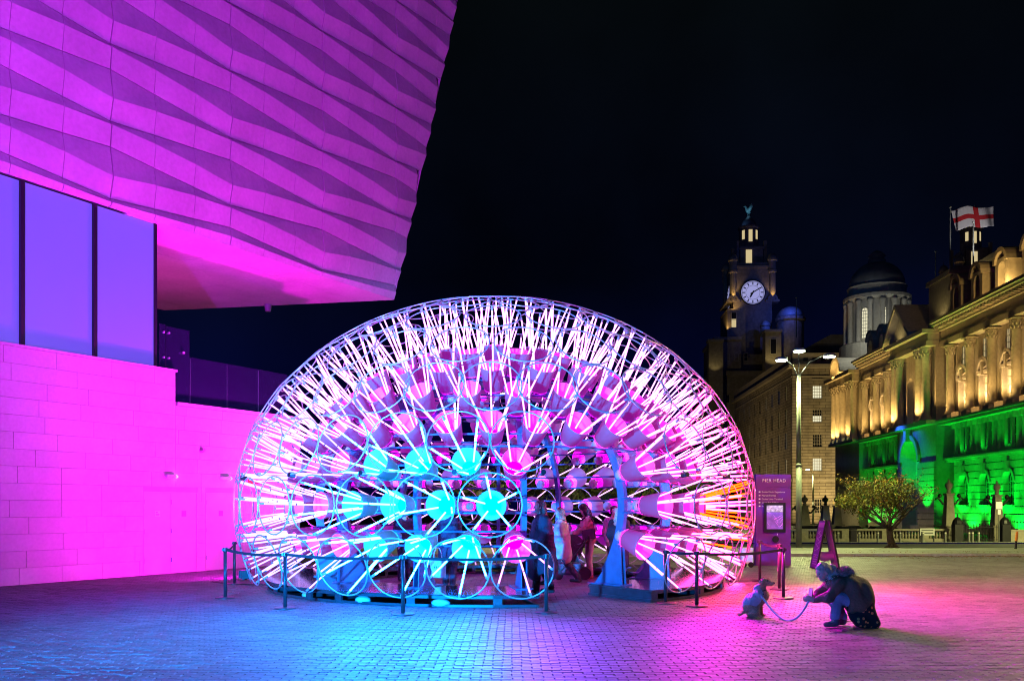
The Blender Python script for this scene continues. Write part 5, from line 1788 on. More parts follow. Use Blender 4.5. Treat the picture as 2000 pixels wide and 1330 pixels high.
# bollards
M['boll'] = mat('bollard_grey', (.22, .22, .19), .6); M['band'] = mat('pale_band', (.7, .68, .55), .5)
M['orange'] = mat('orange_plastic', (.85, .25, .04), .5)
def bollard(px, d, label, col=None, h=.85, r=.09):
    T = thing('bollard', label, 'bollard', (P2(px, d), d, gz(d) + .05 + (0.01 if d > 72 else (.05 if d < 44 else -.07))), 0, 'bollards along the far pavement')
    MB().lathe([(r * 1.2, 0), (r * 1.2, .06), (r, .08), (r, h - .16)], 12).build('post', col or M['boll'], T)
    MB().lathe([(r * 1.04, h - .16), (r * 1.04, h - .06)], 12).build('band', M['orange'] if col else M['band'], T)
    MB().lathe([(r, h - .06), (r * .9, h - .01), (r * .3, h)], 12).build('cap', M['orange'] if col else (col or M['boll']), T)
    return T
bl = [(1637, 74, 'grey bollard between the office block pillars and the litter bin'), (1678, 74, 'thin grey bollard directly beside the litter bin'), (1714.5, 74, 'grey bollard with pale band close to the tree trunk'), (1758, 75, 'grey bollard half hidden behind the tree roots'),
      (1802, 73, 'pale fat bollard in front of the street name board'), (1846, 74, 'grey bollard at the foot of the stone pillar'), (1892.5, 75, 'grey bollard in front of the iron gate, first of the three there'), (1899.5, 77, 'grey bollard in front of the iron gate, middle of the three there'), (1911.5, 76, 'grey bollard in front of the iron gate, last of the three there')]
for px, d, lab in bl:
    bollard(px, d, lab, r=.12 if px == 1802 else .09)
T = bollard(1983.5, 42.0, 'orange and black plastic bollard leaning alone on the pavement', M['black'], .80, .05)
for ch in KIDS(T):
    pass
T.rotation_euler = (0, R(5), 0)
MB().lathe([(.056, .36), (.056, .64)], 12).build('orange_sleeve', M['orange'], T)

# flags and poles
M['flagw'] = mat('flag_white', (.72, .70, .72), .8, trans=.35); M['flagr'] = mat('flag_red', (.55, .02, .03), .8, trans=.35)
def flag_pole(px, d, ytop, ybot, label):
    x = P2(px, d); zt = 1.7 + (992 - ytop) * d / 1800; zb = 1.7 + (992 - ybot) * d / 1800
    T = thing('flag_pole', label, 'flag pole', (x, d, zb), 0, 'slim flag poles on the roofs')
    MB().tube((0, 0, 0), (0, 0, zt - zb), .13, .08, 8).build('pole', M['galv'], T)
    MB().lathe([(.05, zt - zb), (.2, zt - zb + .18), (.05, zt - zb + .36)], 8).build('finial', M['galv'], T)
    return T
fp = flag_pole(1856, 136, 408, 520, 'tall flag pole flying the white flag with red cross over the stone office')
flag_pole(1901, 132, 437, 530, 'bare flag pole on the chimney roof behind the flying flag')
flag_pole(1827.5, 150, 494, 640, 'bare flag pole on the dark roof next to the grey dome')
flag_pole(1555.5, 205, 583, 660, 'bare flag pole on the office block roof under the clock tower')
nx_, nz_ = 36, 18
v = []; mi = []; f = []
for i in range(nx_ + 1):
    for k in range(nz_ + 1):
        s = i / nx_; t = k / nz_
        X = .12 + 6.6 * s
        Z = -3.0 * (1 - t) + .9 * s ** 1.3 + .25 * math.sin(s * 5.5) - .12 * math.sin(s * 11 + 1)
        Xo = .75 * (1 - t) * (1 - s * .6)
        Yo = .55 * math.sin(s * 7 + t * 1.2) * s + .25 * math.sin(s * 15) * s
        v.append((X + Xo - .25 * s * s * (1 - t), Yo, Z + (fp.location.z * 0)))
for i in range(nx_):
    for k in range(nz_):
        b = i * (nz_ + 1) + k
        f.append((b, b + nz_ + 1, b + nz_ + 2, b + 1))
        cs_, ct_ = (i + .5) / nx_, (k + .5) / nz_
        mi.append(1 if (abs(cs_ - .53) < .065 or abs(ct_ - .5) < .11) else 0)
zt = 1.7 + (992 - 409) * 136 / 1800
fl = obj('flag', make_mesh('flag', v, f, [M['flagw'], M['flagr']], mi, True))
fl.location = (P2(1856, 136), 136, zt - .1)
so = fl.modifiers.new('thickness', 'SOLIDIFY'); so.thickness = .02
tag(fl, 'white flag with a red cross streaming from the tall pole over the stone office', 'flag')
lamp_spot('roof_lamp', port, (66.5, 128.0, 36.2), (68, 136, 44.5), (1, .95, .95), 2600, 60)

# parked cars behind the balustrade
def car(px, d, col, label, L=4.3):
    T = thing('parked_car', label, 'car', (P2(px, d), d, -1.4), 0, 'cars parked behind the balustrade')
    prof = [(-.5, .28), (-.5, .62), (-.47, .80), (-.30, .92), (-.17, 1.38), (.17, 1.44), (.36, 1.0), (.48, .9), (.5, .6), (.5, .28)]
    mb = MB()
    A = [(x * L, -.86, z) for x, z in prof]; B = [(x * L, .86, z) for x, z in prof]
    mb.prism(A, B); mb.build('body', mat('car_paint', col, .25), T)
    gl_ = [(-.275, .95), (-.165, 1.33), (.165, 1.38), (.33, 1.02)]
    mb = MB(); mb.prism([(x * L, -.875, z) for x, z in gl_], [(x * L, -.862, z) for x, z in gl_]); mb.build('side_window', M['dark'], T)
    for x in (-.31, .31):
        for y in (-.8, .8):
            MB().tube((x * L, y - .1, .31), (x * L, y + .1, .31), .31, n=14).build('wheel', M['black'], T)
    for y in (-.6, .6):
        MB().box(-.505 * L, -.495 * L, y - .15, y + .15, .62, .78).build('headlight', M['band'], T)
car(1566, 88, (.01, .01, .012), 'black car parked behind the balustrade next to the lamp post')
car(1597, 91, (.05, .01, .012), 'dark red car parked behind the balustrade under the slim pillars', 4.0)
car(1655, 88, (.012, .012, .015), 'black car parked behind the balustrade beyond the litter bin', 4.6)
car(1722, 88, (.02, .022, .025), 'dark grey car parked behind the balustrade and the leafy tree')
# ------------------------------------------------------------ people and the dog: smooth bodies grown from joints
def blob_mesh(name, prims, h, k, mats, cut=(), wob=None):
    """prims: (p0, r0, p1, r1[, squash_y]) rounded limbs melted together into one skin"""
    pr = []
    for q in prims:
        p0 = np.array(q[0], float); p1 = np.array(q[2], float)
        pr.append((p0, float(q[1]), p1, float(q[3]), q[4] if len(q) > 4 else k))
    lo = np.min([np.minimum(p[0] - p[1], p[2] - p[3]) for p in pr], axis=0) - 3 * h
    hi = np.max([np.maximum(p[0] + p[1], p[2] + p[3]) for p in pr], axis=0) + 3 * h
    n = np.ceil((hi - lo) / h).astype(int) + 1
    ax = [lo[i] + h * np.arange(n[i]) for i in range(3)]
    f = np.full(tuple(n), 0.5, dtype=np.float32)
    def region(p0, r0, p1, r1, m):
        a = np.minimum(p0 - r0, p1 - r1) - m; b = np.maximum(p0 + r0, p1 + r1) + m
        i0 = np.clip(np.floor((a - lo) / h).astype(int), 0, n - 1); i1 = np.clip(np.ceil((b - lo) / h).astype(int) + 1, 1, n)
        sl = tuple(slice(i0[i], i1[i]) for i in range(3))
        X, Y, Z = np.meshgrid(ax[0][sl[0]], ax[1][sl[1]], ax[2][sl[2]], indexing='ij')
        return sl, X, Y, Z
    def dist(X, Y, Z, p0, r0, p1, r1):
        d = p1 - p0; L = float(d @ d)
        if L < 1e-10: t = 0.0
        else: t = np.clip(((X - p0[0]) * d[0] + (Y - p0[1]) * d[1] + (Z - p0[2]) * d[2]) / L, 0, 1)
        return np.sqrt((X - p0[0] - t * d[0]) ** 2 + (Y - p0[1] - t * d[1]) ** 2 + (Z - p0[2] - t * d[2]) ** 2) - (r0 + t * (r1 - r0))
    for p0, r0, p1, r1, kk in pr:
        sl, X, Y, Z = region(p0, r0, p1, r1, kk + 3 * h)
        d = dist(X, Y, Z, p0, r0, p1, r1)
        g = f[sl]
        hh = np.clip(.5 + .5 * (g - d) / kk, 0, 1)
        f[sl] = g + (d - g) * hh - kk * hh * (1 - hh)
    for q in cut:
        p0 = np.array(q[0], float); p1 = np.array(q[2], float)
        sl, X, Y, Z = region(p0, q[1], p1, q[3], 3 * h)
        f[sl] = np.maximum(f[sl], -dist(X, Y, Z, p0, q[1], p1, q[3]))
    if wob:
        X, Y, Z = np.meshgrid(*ax, indexing='ij')
        am, fr = wob
        f = f + am * (np.sin(X * fr * 1.0 + 2.1 * np.sin(Z * fr * .4)) * np.sin(Y * fr * 1.2 + 1.3) + .7 * np.sin(Z * fr * 1.1 + X * fr * .7 + 1.0 * np.sin(Y * fr)))
    s = f < 0
    sh = tuple(x - 1 for x in f.shape)
    cnt = np.zeros(sh, int)
    for i in (0, 1):
        for j in (0, 1):
            for l in (0, 1):
                cnt += s[i:i + sh[0], j:j + sh[1], l:l + sh[2]]
    act = (cnt > 0) & (cnt < 8)
    acc = np.zeros(sh + (3,)); num = np.zeros(sh)
    for axis in range(3):
        oth = [a for a in range(3) if a != axis]
        for o0 in (0, 1):
            for o1 in (0, 1):
                st = [0, 0, 0]; st[oth[0]] = o0; st[oth[1]] = o1
                e = st[:]; e[axis] = 1
                A = f[st[0]:st[0] + sh[0], st[1]:st[1] + sh[1], st[2]:st[2] + sh[2]]
                B = f[e[0]:e[0] + sh[0], e[1]:e[1] + sh[1], e[2]:e[2] + sh[2]]
                m = ((A < 0) != (B < 0)) & act
                t = np.where(m, A / np.where(np.abs(A - B) < 1e-9, 1, A - B), 0)
                for c in range(3):
                    acc[..., c] += np.where(m, t if c == axis else st[c], 0)
                num += m
    idx = np.full(sh, -1); ii = np.argwhere(act)
    idx[act] = np.arange(len(ii))
    V = lo + h * (ii + acc[act] / num[act][:, None])
    Fs = []
    for axis in range(3):
        o1, o2 = [(1, 2), (2, 0), (0, 1)][axis]
        a = [slice(None)] * 3; b = [slice(None)] * 3
        a[axis] = slice(0, -1); b[axis] = slice(1, None)
        sa, sb_ = s[tuple(a)], s[tuple(b)]
        for inv in (False, True):
            m = (sa & ~sb_) if not inv else (~sa & sb_)
            e = np.argwhere(m)
            if not len(e): continue
            e = e[(e[:, o1] > 0) & (e[:, o2] > 0)]
            def cell(d1, d2):
                c = e.copy(); c[:, o1] += d1; c[:, o2] += d2
                return idx[c[:, 0], c[:, 1], c[:, 2]]
            q = np.stack([cell(-1, -1), cell(0, -1), cell(0, 0), cell(-1, 0)], axis=1)
            if inv: q = q[:, ::-1]
            Fs.append(q)
    F = np.concatenate(Fs)
    F = F[(F >= 0).all(axis=1)]
    return np_mesh(name, V, F, mats, None, True)

def cloth(name, col, rough=.85, noise=(6, .18), bump=(34, .9)):
    return mat(name, col, rough, noise=noise, bump=bump)
M['skin'] = mat('skin', (.55, .36, .28), .55, noise=(20, .06))
M['eye'] = mat('eye_dark', (.02, .018, .018), .2)
V3 = lambda *a: np.array(a, float)

def hand_prims(wr, dr, side, up=(0, 0, 1), s=1.0, curl=.5):
    """palm, four bent fingers and a thumb from wrist wr along dr"""
    wr = V3(*wr); dr = V3(*dr); dr = dr / np.linalg.norm(dr)
    sd = V3(*side); sd = sd - dr * (sd @ dr); sd = sd / np.linalg.norm(sd)
    nn = np.cross(dr, sd)
    out = [(wr, .026 * s, wr + dr * .05 * s, .03 * s, .015), ]
    for i, L in enumerate((.068, .076, .072, .056)):
        off = sd * (.030 - .020 * i) * s
        b = wr + dr * .085 * s + off
        out.append((wr + dr * .03 * s + off * .7, .018 * s, b, .0125 * s, .012))
        m = b + (dr * math.cos(curl * .6) + nn * math.sin(curl * .6)) * L * .5 * s
        e = m + (dr * math.cos(curl * 1.7) + nn * math.sin(curl * 1.7)) * L * .5 * s
        out.append((b, .0105 * s, m, .0095 * s, .004)); out.append((m, .0095 * s, e, .0075 * s, .004))
    b = wr + dr * .025 * s + sd * .03 * s
    m = b + (dr * .6 + sd * .7 + nn * .3) * .045 * s
    e = m + (dr * .9 + sd * .25 + nn * .3) * .036 * s
    out += [(wr + dr * .015, .022 * s, b, .016 * s, .01), (b, .015 * s, m, .012 * s, .006), (m, .012 * s, e, .009 * s, .004)]
    return out

def head_prims(c, fw, s=1.0):
    """skull, jaw, nose, ears, chin; fw = where the face looks. Returns prims, cuts, and the frame"""
    c = V3(*c); fw = V3(*fw); fw = fw / np.linalg.norm(fw)
    sd = np.cross(fw, V3(0, 0, 1)); sd = sd / np.linalg.norm(sd)
    up = np.cross(sd, fw)
    q = lambda f_, s_, u_: c + fw * f_ * s + sd * s_ * s + up * u_ * s
    P = [(q(-.022, 0, .035), .083 * s, q(.02, 0, .03), .077 * s, .03), (q(.035, 0, -.03), .060 * s, q(.052, 0, -.07), .040 * s, .03),
         (q(.06, 0, -.085), .024 * s, q(.066, 0, -.088), .02 * s, .02),
         (q(.090, 0, .022), .010 * s, q(.112, 0, -.016), .014 * s, .012),
         (q(.083, -.012, -.052), .010 * s, q(.083, .012, -.052), .010 * s, .008), (q(.080, -.011, -.066), .010 * s, q(.080, .011, -.066), .010 * s, .008),
         (q(.078, -.04, .036), .010 * s, q(.085, -.015, .034), .010 * s, .012), (q(.078, .04, .036), .010 * s, q(.085, .015, .034), .010 * s, .012)]
    for e in (-1, 1):
        P += [(q(.0, e * .078, .02), .014 * s, q(-.006, e * .082, -.02), .011 * s, .008)]
        P += [(q(.06, e * .045, -.02), .022 * s, q(.05, e * .05, -.03), .02 * s, .02)]
    cut = [(q(.094, e * .032, .012), .014 * s, q(.094, e * .032, .012), .014 * s) for e in (-1, 1)]
    eyes = [q(.074, e * .032, .012) for e in (-1, 1)]
    return P, cut, eyes, q, up

def sphere_mb(mb, c, r, n=8, m=5):
    prof = [(max(1e-4, r * math.sin(PI * i / m)), c[2] - r * math.cos(PI * i / m)) for i in range(m + 1)]
    mb.lathe(prof, n, (c[0], c[1]))
    return mb

def person(label, loc, rotz, ht=1.72, hair=(.05, .03, .02), hairlen=0, lean=0.0, stride=0.0, arms=((.03, -.06), (.03, -.06)), top='coat', topcol=(.02, .025, .05),
           legcol=(.03, .03, .05), shoecol=(.03, .03, .03), turn=0.0, hood=False, look_down=0.0, group=None, skirt_z=.55, bulk=1.0):
    s = ht / 1.75
    J = lambda x, y, z: V3(x * s, (y - lean * max(0, z - .95)) * s, z * s)
    hc = J(0, -.02, 1.635); fw = (math.sin(turn), -math.cos(turn), -look_down)
    HP, HC, eyes, q, hup = head_prims(hc, fw, s)
    neck = J(0, .015, 1.47); chest = J(0, .01, 1.30); waist = J(0, 0, 1.08); pelv = J(0, .01, .95)
    # body
    B = list(HP) + [(hc - V3(0, -.02, .05) * s, .052 * s, neck, .056 * s, .03), (neck, .06 * s, chest, .12 * s, .06), (J(-.09, .01, 1.3), .11 * s, J(.09, .01, 1.3), .11 * s, .06),
                    (J(-.07, 0, 1.2), .105 * s, J(-.06, 0, 1.05), .10 * s, .06), (J(.07, 0, 1.2), .105 * s, J(.06, 0, 1.05), .10 * s, .06), (J(-.08, .01, .95), .11 * s, J(.08, .01, .95), .11 * s, .06)]
    LEG, ARM = [], []
    for e in (-1, 1):
        st = stride * e
        hip = J(e * .09, .01, .92); kn = J(e * .095, -.03 - st * .20, .50); an = J(e * .10, .02 - st * .42 + abs(st) * .06 * (1 if st < 0 else 0), .09 + (.05 if st < -.2 else 0)); toe = an + V3(e * .015, -.15, -.055) * s
        LEG.append((hip, kn, an, toe))
        shd = J(e * .175, .01, 1.405)
        A_ = arms[0 if e < 0 else 1]
        if not isinstance(A_[0], tuple):
            el = J(e * .235, .01 + A_[0], 1.13); wr = J(e * .215, A_[1] - .03, .885)
        else:
            el = J(*A_[0]); wr = J(*A_[1])
        ARM.append((shd, el, wr))
        B += [(hip, .085 * s, kn, .056 * s, .04), (kn, .055 * s, an, .038 * s, .03), (an, .04 * s, toe, .03 * s, .03)]
        B += [(shd, .055 * s, el, .042 * s, .04), (el, .041 * s, wr, .027 * s, .03)]
        B += [(p[0], p[1], p[2], p[3], p[4]) for p in hand_prims(wr, (wr - el), (-e * .2, -1, .2), s=s, curl=.6)]
    me = blob_mesh('person', B, .0115, .03, M['skin'], HC)
    o = obj('person', me)
    o.location = loc; o.rotation_euler = (0, 0, rotz)
    tag(o, label, 'person', group or 'visitors inside the dome')
    mb = MB()
    for e in eyes: sphere_mb(mb, e, .0125 * s)
    mb.build('eye', M['eye'], o, True)
    # legs, shoes
    T = []
    for hip, kn, an, toe in LEG:
        T += [(hip + V3(0, 0, .02), .105 * s, kn, .078 * s), (kn, .078 * s, an + V3(0, 0, .02), .068 * s)]
    T.append((J(-.07, .01, .96), .125 * s, J(.07, .01, .96), .125 * s))
    obj('trousers', blob_mesh('trousers', T, .016, .04, cloth('trouser_cloth', legcol), wob=(.004, 26)), o)
    S = []
    for hip, kn, an, toe in LEG:
        z0 = an[2] - .09 * s
        S += [(an + V3(0, .03, -.045) * s, .046 * s, toe + V3(0, -.015, .01) * s, .040 * s), (an, .045 * s, an + V3(0, -.03, -.03) * s, .048 * s)]
    obj('shoes', blob_mesh('shoes', S, .0105, .02, mat('shoe', shoecol, .5)), o)
    # upper clothing
    C = [(J(-.10, .01, 1.31), .138 * s, J(.10, .01, 1.31), .138 * s, .08), (J(-.06, .0, 1.15), .14 * s, J(.06, 0, 1.15), .14 * s, .08), (J(0, .02, 1.42), .085 * s, J(0, .02, 1.46), .075 * s, .05)]
    for shd, el, wr in ARM:
        C += [(shd, .082 * s, el, .070 * s, .05), (el, .068 * s, wr + (el - wr) * .06, .052 * s, .04)]
    C = [(c_[0], c_[1] * bulk, c_[2], c_[3] * bulk, c_[4]) for c_ in C]
    if top == 'coat':
        C += [(J(-.07, 0, 1.1), .145 * s, J(-.10, .02, skirt_z), .15 * s, .08), (J(.07, 0, 1.1), .145 * s, J(.10, .02, skirt_z), .15 * s, .08), (J(0, .05, 1.1), .13 * s, J(0, .06, skirt_z), .15 * s, .08), (J(0, -.05, 1.1), .12 * s, J(0, -.06, skirt_z), .14 * s, .08)]
        C = C[:-4] + [(c_[0], c_[1] * bulk, c_[2], c_[3] * bulk * bulk, c_[4]) for c_ in C[-4:]]
        cutc = [(J(-.5, 0, skirt_z - .15), .10, J(.5, 0, skirt_z - .15), .10)]
    else:
        C += [(J(-.07, 0, 1.1), .140 * s, J(-.07, .01, .93), .135 * s, .08), (J(.07, 0, 1.1), .140 * s, J(.07, .01, .93), .135 * s, .08)]
        cutc = []
    wob = (.006, 22) if top != 'puffer' else (.010, 46)
    cutc = cutc + [(w, .05 * s, w + (w - e) * .3, .06 * s) for (_, e, w) in ARM] * 0
    obj('coat' if top == 'coat' else 'jacket', blob_mesh('upper_clothing', C, .0145, .05, cloth('top_cloth', topcol), cutc, wob=wob), o)
    # hair or hood
    H = [(q(-.03, 0, .05), .086 * s, q(-.01, 0, .062), .080 * s, .03), (q(-.06, 0, .0), .070 * s, q(-.06, 0, -.05), .055 * s, .03)]
    for e in (-1, 1):
        H += [(q(-.02, e * .055, .02), .04 * s, q(-.03, e * .055, -.04), .035 * s, .03)]
        if hairlen:
            H += [(q(-.04, e * .05, .0), .05 * s, q(-.06, e * .06, -.10 - hairlen * .6), .055 * s, .03), (q(-.07, e * .03, -.05), .06 * s, q(-.11, e * .035, -.12 - hairlen), .05 * s, .03)]
    if hood:
        H += [(q(.0, 0, .05), .098 * s, q(-.03, 0, -.03), .10 * s, .04), (q(-.05, 0, -.06), .1 * s, q(-.05, 0, -.14), .10 * s, .04)]
    cutH = [(q(.115, 0, -.02), .082 * s, q(.12, 0, -.12), .09 * s)]
    obj('hood' if hood else 'hair', blob_mesh('hair', H, .0105, .03, cloth('hair_fibre', hair, .6, (30, .4), (80, .8)), cutH, wob=(.006, 60)), o)
    return o

def at(px, d): return (P2(px, d), d, 0.004)
LEFT = R(-90)
person('person in a long black coat with dark curly hair walking past the entrance post', at(1058, 17.7), LEFT + R(8), 1.83, (.07, .025, .02), .22, .03, .35, top='coat', topcol=(.013, .016, .032), legcol=(.015, .015, .02), skirt_z=.50, bulk=1.28)
person('person in a pale knee length coat with long fair hair walking behind the black coat', at(1096, 20.4), LEFT + R(-10), 1.70, (.35, .24, .16), .2, .02, .75, top='coat', topcol=(.50, .46, .46), legcol=(.02, .02, .03), skirt_z=.66, bulk=1.12)
p3 = person('person in a pink padded jacket and dark hood leaning on a black pushchair', at(1152, 22.3), LEFT + R(6), 1.77, (.02, .015, .02), 0, .18, .05, top='puffer', topcol=(.50, .27, .24), legcol=(.42, .36, .38), shoecol=(.75, .40, .25), hood=True, look_down=.35,
            arms=(((-.24, -.16, 1.16), (-.17, -.40, 1.07)), ((.24, -.16, 1.16), (.17, -.40, 1.07))))
person('person in a long black coat with straight blond hair standing at the curved entrance rib', at(1209, 20.9), R(150), 1.70, (.55, .42, .26), .16, .06, .0, top='coat', topcol=(.010, .010, .014), legcol=(.012, .012, .016), skirt_z=.45, look_down=.2)
person('short dark haired person in a lilac top facing the blond one beside the entrance rib', at(1199, 22.4), R(20), 1.74, (.03, .02, .015), 0, .0, .0, top='jacket', topcol=(.42, .34, .46), legcol=(.03, .03, .05), look_down=.2)
person('person in a dark jacket standing behind the cyan rings above a pale tote bag', at(878, 19.6), R(160), 1.76, (.03, .02, .02), 0, .03, .1, top='coat', topcol=(.03, .04, .07), legcol=(.04, .05, .08), skirt_z=.62)
person('person in dark clothes seen through the cyan lit rings next to the blue steel rib', at(790, 21.5), R(35), 1.72, (.03, .02, .02), 0, .0, .0, top='jacket', topcol=(.03, .035, .06), legcol=(.03, .03, .05), look_down=.3)

# things they carry or push
tb = thing('tote_bag', 'pale cloth tote bag hanging by two straps behind the lowest cyan bucket', 'bag', (P2(855, 18.6), 18.6, 0))
tbm = MB(); tbm.hexa([(-.155, -.05, .30), (.155, -.05, .30), (.155, .05, .30), (-.155, .05, .30), (-.17, -.03, .66), (.17, -.03, .66), (.17, .03, .66), (-.17, .03, .66)])
tbm.build('bag_body', cloth('tote_cloth', (.62, .60, .56)), tb)
for y in (-.03, .03):
    MB().poly([(-.09, y, .64), (-.07, y * .7, .80), (-.03, 0, .90), (.03, 0, .90), (.07, y * .7, .80), (.09, y, .64)], .010, 5).build('strap', M['bag'], tb)
mb_ = MB()
for i in range(4):
    mb_.box(-.075 + i * .042, -.05 + i * .042, -.047, -.0445, .49, .53)
mb_.build('print', M['signgrey'], tb, kind='stuff')

cb = thing('crossbody_bag', 'dark crossbody bag worn on the back of the pink padded jacket', 'bag', (P2(1150, 22.0), 22.0, 0))
MB().hexa([(-.14, -.06, .93), (.16, -.06, .98), (.16, .06, .98), (-.14, .06, .93), (-.17, -.05, 1.17), (.14, -.05, 1.22), (.14, .05, 1.22), (-.17, .05, 1.17)]).build('bag_body', cloth('bag_cloth', (.03, .02, .05)), cb)
MB().poly([(.10, .0, 1.2), (.12, .02, 1.36), (.05, .05, 1.47), (-.05, .15, 1.50), (-.16, .28, 1.40)], .016, 6).build('strap', M['black'], cb)

pc = thing('pushchair', 'black pushchair with patterned basket held by the person in pink', 'pushchair', (P2(1116, 22.1), 22.1, 0))
mb = MB(); mb.poly([(.42, -.2, 1.02), (.40, -.25, 1.04), (.40, .25, 1.04), (.42, .2, 1.02)], .02, 6)
mb.build('handle', M['black'], pc)
for y in (-.24, .24):
    MB().poly([(.40, y, 1.03), (.1, y, .62), (-.32, y, .14)], .017, 6).build('frame', M['black'], pc)
    MB().poly([(.1, y, .62), (.30, y, .16)], .017, 6).build('frame', M['black'], pc)
    for x, r in ((.30, .15), (-.32, .11)):
        MB().tube((x, y - .03, r), (x, y + .03, r), r, n=18).build('wheel', M['black'], pc)
mb = MB(); mb.hexa([(-.22, -.2, .42), (.16, -.2, .42), (.16, .2, .42), (-.22, .2, .42), (-.30, -.22, .78), (.30, -.22, .84), (.30, .22, .84), (-.30, .22, .78)]); mb.build('seat', cloth('pram_cloth', (.02, .02, .025)), pc)
mb = MB()
for i in range(6):
    t0, t1 = R(20 + i * 22), R(42 + i * 22)
    mb.hexa([(.0 + .0, -.23, .80), (.30 * math.cos(t0), -.23, .80 + .28 * math.sin(t0)), (.30 * math.cos(t1), -.23, .80 + .28 * math.sin(t1)), (0, -.23, .81),
             (.0 + .0, .23, .80), (.30 * math.cos(t0), .23, .80 + .28 * math.sin(t0)), (.30 * math.cos(t1), .23, .80 + .28 * math.sin(t1)), (0, .23, .81)])
mb.build('hood', cloth('pram_hood', (.025, .022, .03)), pc)
mb = MB(); mb.hexa([(-.26, -.2, .16), (.24, -.2, .16), (.24, .2, .16), (-.26, .2, .16), (-.30, -.22, .38), (.26, -.22, .38), (.26, .22, .38), (-.30, .22, .38)]); mb.build('basket', mat('dotted_basket', (.10, .08, .10), .8, noise=(22, 1.0)), pc)
mb = MB(); sphere_mb(mb, (-.02, -.12, .80), .10, 10, 7); mb.build('blanket', cloth('blue_blanket', (.35, .36, .62)), pc, True)

def fur(parent, src, n, L, material, seed, lean=(0, 0, -.5)):
    """short tufts standing on the polygons of a mesh"""
    rnd = random.Random(seed)
    ps = src.polygons; v = []; f = []
    for i in range(n):
        p = ps[rnd.randrange(len(ps))]
        c = Vector(p.center); nn = Vector(p.normal)
        d = (nn + Vector(lean) * .8 + Vector((rnd.gauss(0, .35), rnd.gauss(0, .35), rnd.gauss(0, .35)))).normalized()
        t = d.orthogonal().normalized(); t = (t * math.cos(i) + d.cross(t) * math.sin(i)) * L * .14
        b = len(v); e = c + d * L * rnd.uniform(.6, 1.3)
        v += [tuple(c - t), tuple(c + t), tuple(e)]; f.append((b, b + 1, b + 2))
    return obj('fur', make_mesh('fur', v, f, material), parent)
# ---------- crouching person with phone
def G3(f_, s_, u_): return V3(-f_, s_, u_)      # forward is -x (towards the dog)
def G_(lst): return [(G3(*a), r0, G3(*b), r1) + ((kk[0],) if kk else ()) for a, r0, b, r1, *kk in lst]
CP = (P2(1655, 13.25), 13.25, 0.003)
HP, HC, eyes, q, hup = head_prims(G3(.345, 0.0, .775), (-1, -.25, -.45), 1.0)
body = list(HP) + G_([((.30, 0, .73), .055, (.19, 0, .66), .06), ((.19, 0, .66), .08, (.05, 0, .58), .13), ((.05, 0, .58), .13, (-.14, 0, .40), .13),
    ((-.14, -.1, .36), .10, (.20, -.12, .43), .06), ((-.14, .1, .36), .10, (.16, .12, .36), .06), ((.20, -.12, .43), .058, (.215, -.11, .10), .04), ((.16, .12, .36), .058, (.02, .12, .09), .04),
    ((.215, -.11, .10), .04, (.33, -.12, .04), .03), ((.02, .12, .09), .04, (.12, .12, .03), .03),
    ((.17, -.17, .62), .055, (.34, -.20, .43), .043), ((.34, -.20, .43), .042, (.505, -.06, .385), .027), ((.17, .17, .62), .055, (.34, .18, .44), .043), ((.34, .18, .44), .042, (.505, .03, .37), .027)])
body += hand_prims(G3(.505, -.06, .385), G3(.9, .25, .35), (0, .4, 1), curl=.9)
body += hand_prims(G3(.505, .03, .37), G3(.9, -.15, .2), (0, -.3, 1), curl=1.1)
cw = obj('person', blob_mesh('person', body, .0095, .03, M['skin'], HC))
cw.location = CP
tag(cw, 'person crouching on the paving in a hooded coat and dotted skirt photographing a dog', 'person')
mb = MB()
for e in eyes: sphere_mb(mb, e, .0125)
mb.build('eye', M['eye'], cw, True)
coat = G_([((.20, -.05, .63), .115, (.03, -.05, .60), .155, .07), ((.20, .05, .63), .115, (.03, .05, .60), .155, .07), ((.03, 0, .61), .155, (-.15, 0, .52), .17, .08), ((-.15, -.06, .52), .16, (-.19, -.06, .40), .165, .08), ((-.15, .06, .52), .16, (-.19, .06, .40), .165, .08),
    ((-.18, -.14, .42), .11, (-.13, -.17, .27), .07, .08), ((-.18, .14, .42), .11, (-.13, .17, .27), .07, .08), ((-.05, -.16, .42), .10, (.00, -.20, .26), .055, .08),
    ((.0, -.17, .60), .09, (-.10, -.20, .36), .07, .08),
    ((.16, -.17, .625), .088, (.34, -.20, .435), .074, .05), ((.34, -.20, .435), .072, (.46, -.095, .39), .052, .04), ((.16, .17, .625), .088, (.34, .18, .44), .074, .05), ((.34, .18, .44), .072, (.46, .055, .375), .052, .04),
    ((-.20, 0, .40), .16, (-.24, 0, .28), .12, .08)])
obj('coat', blob_mesh('coat', coat, .0115, .05, cloth('olive_coat', (.12, .085, .045), .8), wob=(.007, 21)), cw)
hd = G_([((.10, -.10, .75), .045, (.02, -.05, .775), .055, .04), ((.02, -.05, .775), .06, (.02, .05, .775), .06, .05), ((.10, .10, .75), .045, (.02, .05, .775), .055, .04), ((.12, 0, .74), .07, (-.03, 0, .72), .06, .05)])
hdo = obj('hood', blob_mesh('hood', hd, .010, .04, cloth('fur_hood', (.26, .21, .17), .95, (40, .4), (120, 1.0)), wob=(.008, 55)), cw)
fur(hdo, hdo.data, 1400, .035, mat('hood_fur', (.34, .27, .22), .9, island=.4), 3, (.3, 0, .1))
sc_ = G_([((.26, -.06, .70), .05, (.20, -.09, .66), .055, .04), ((.27, 0, .665), .05, (.24, -.07, .65), .05, .04), ((.26, .06, .70), .05, (.20, .09, .66), .055, .04), ((.20, 0, .72), .07, (.16, 0, .73), .065, .04)])
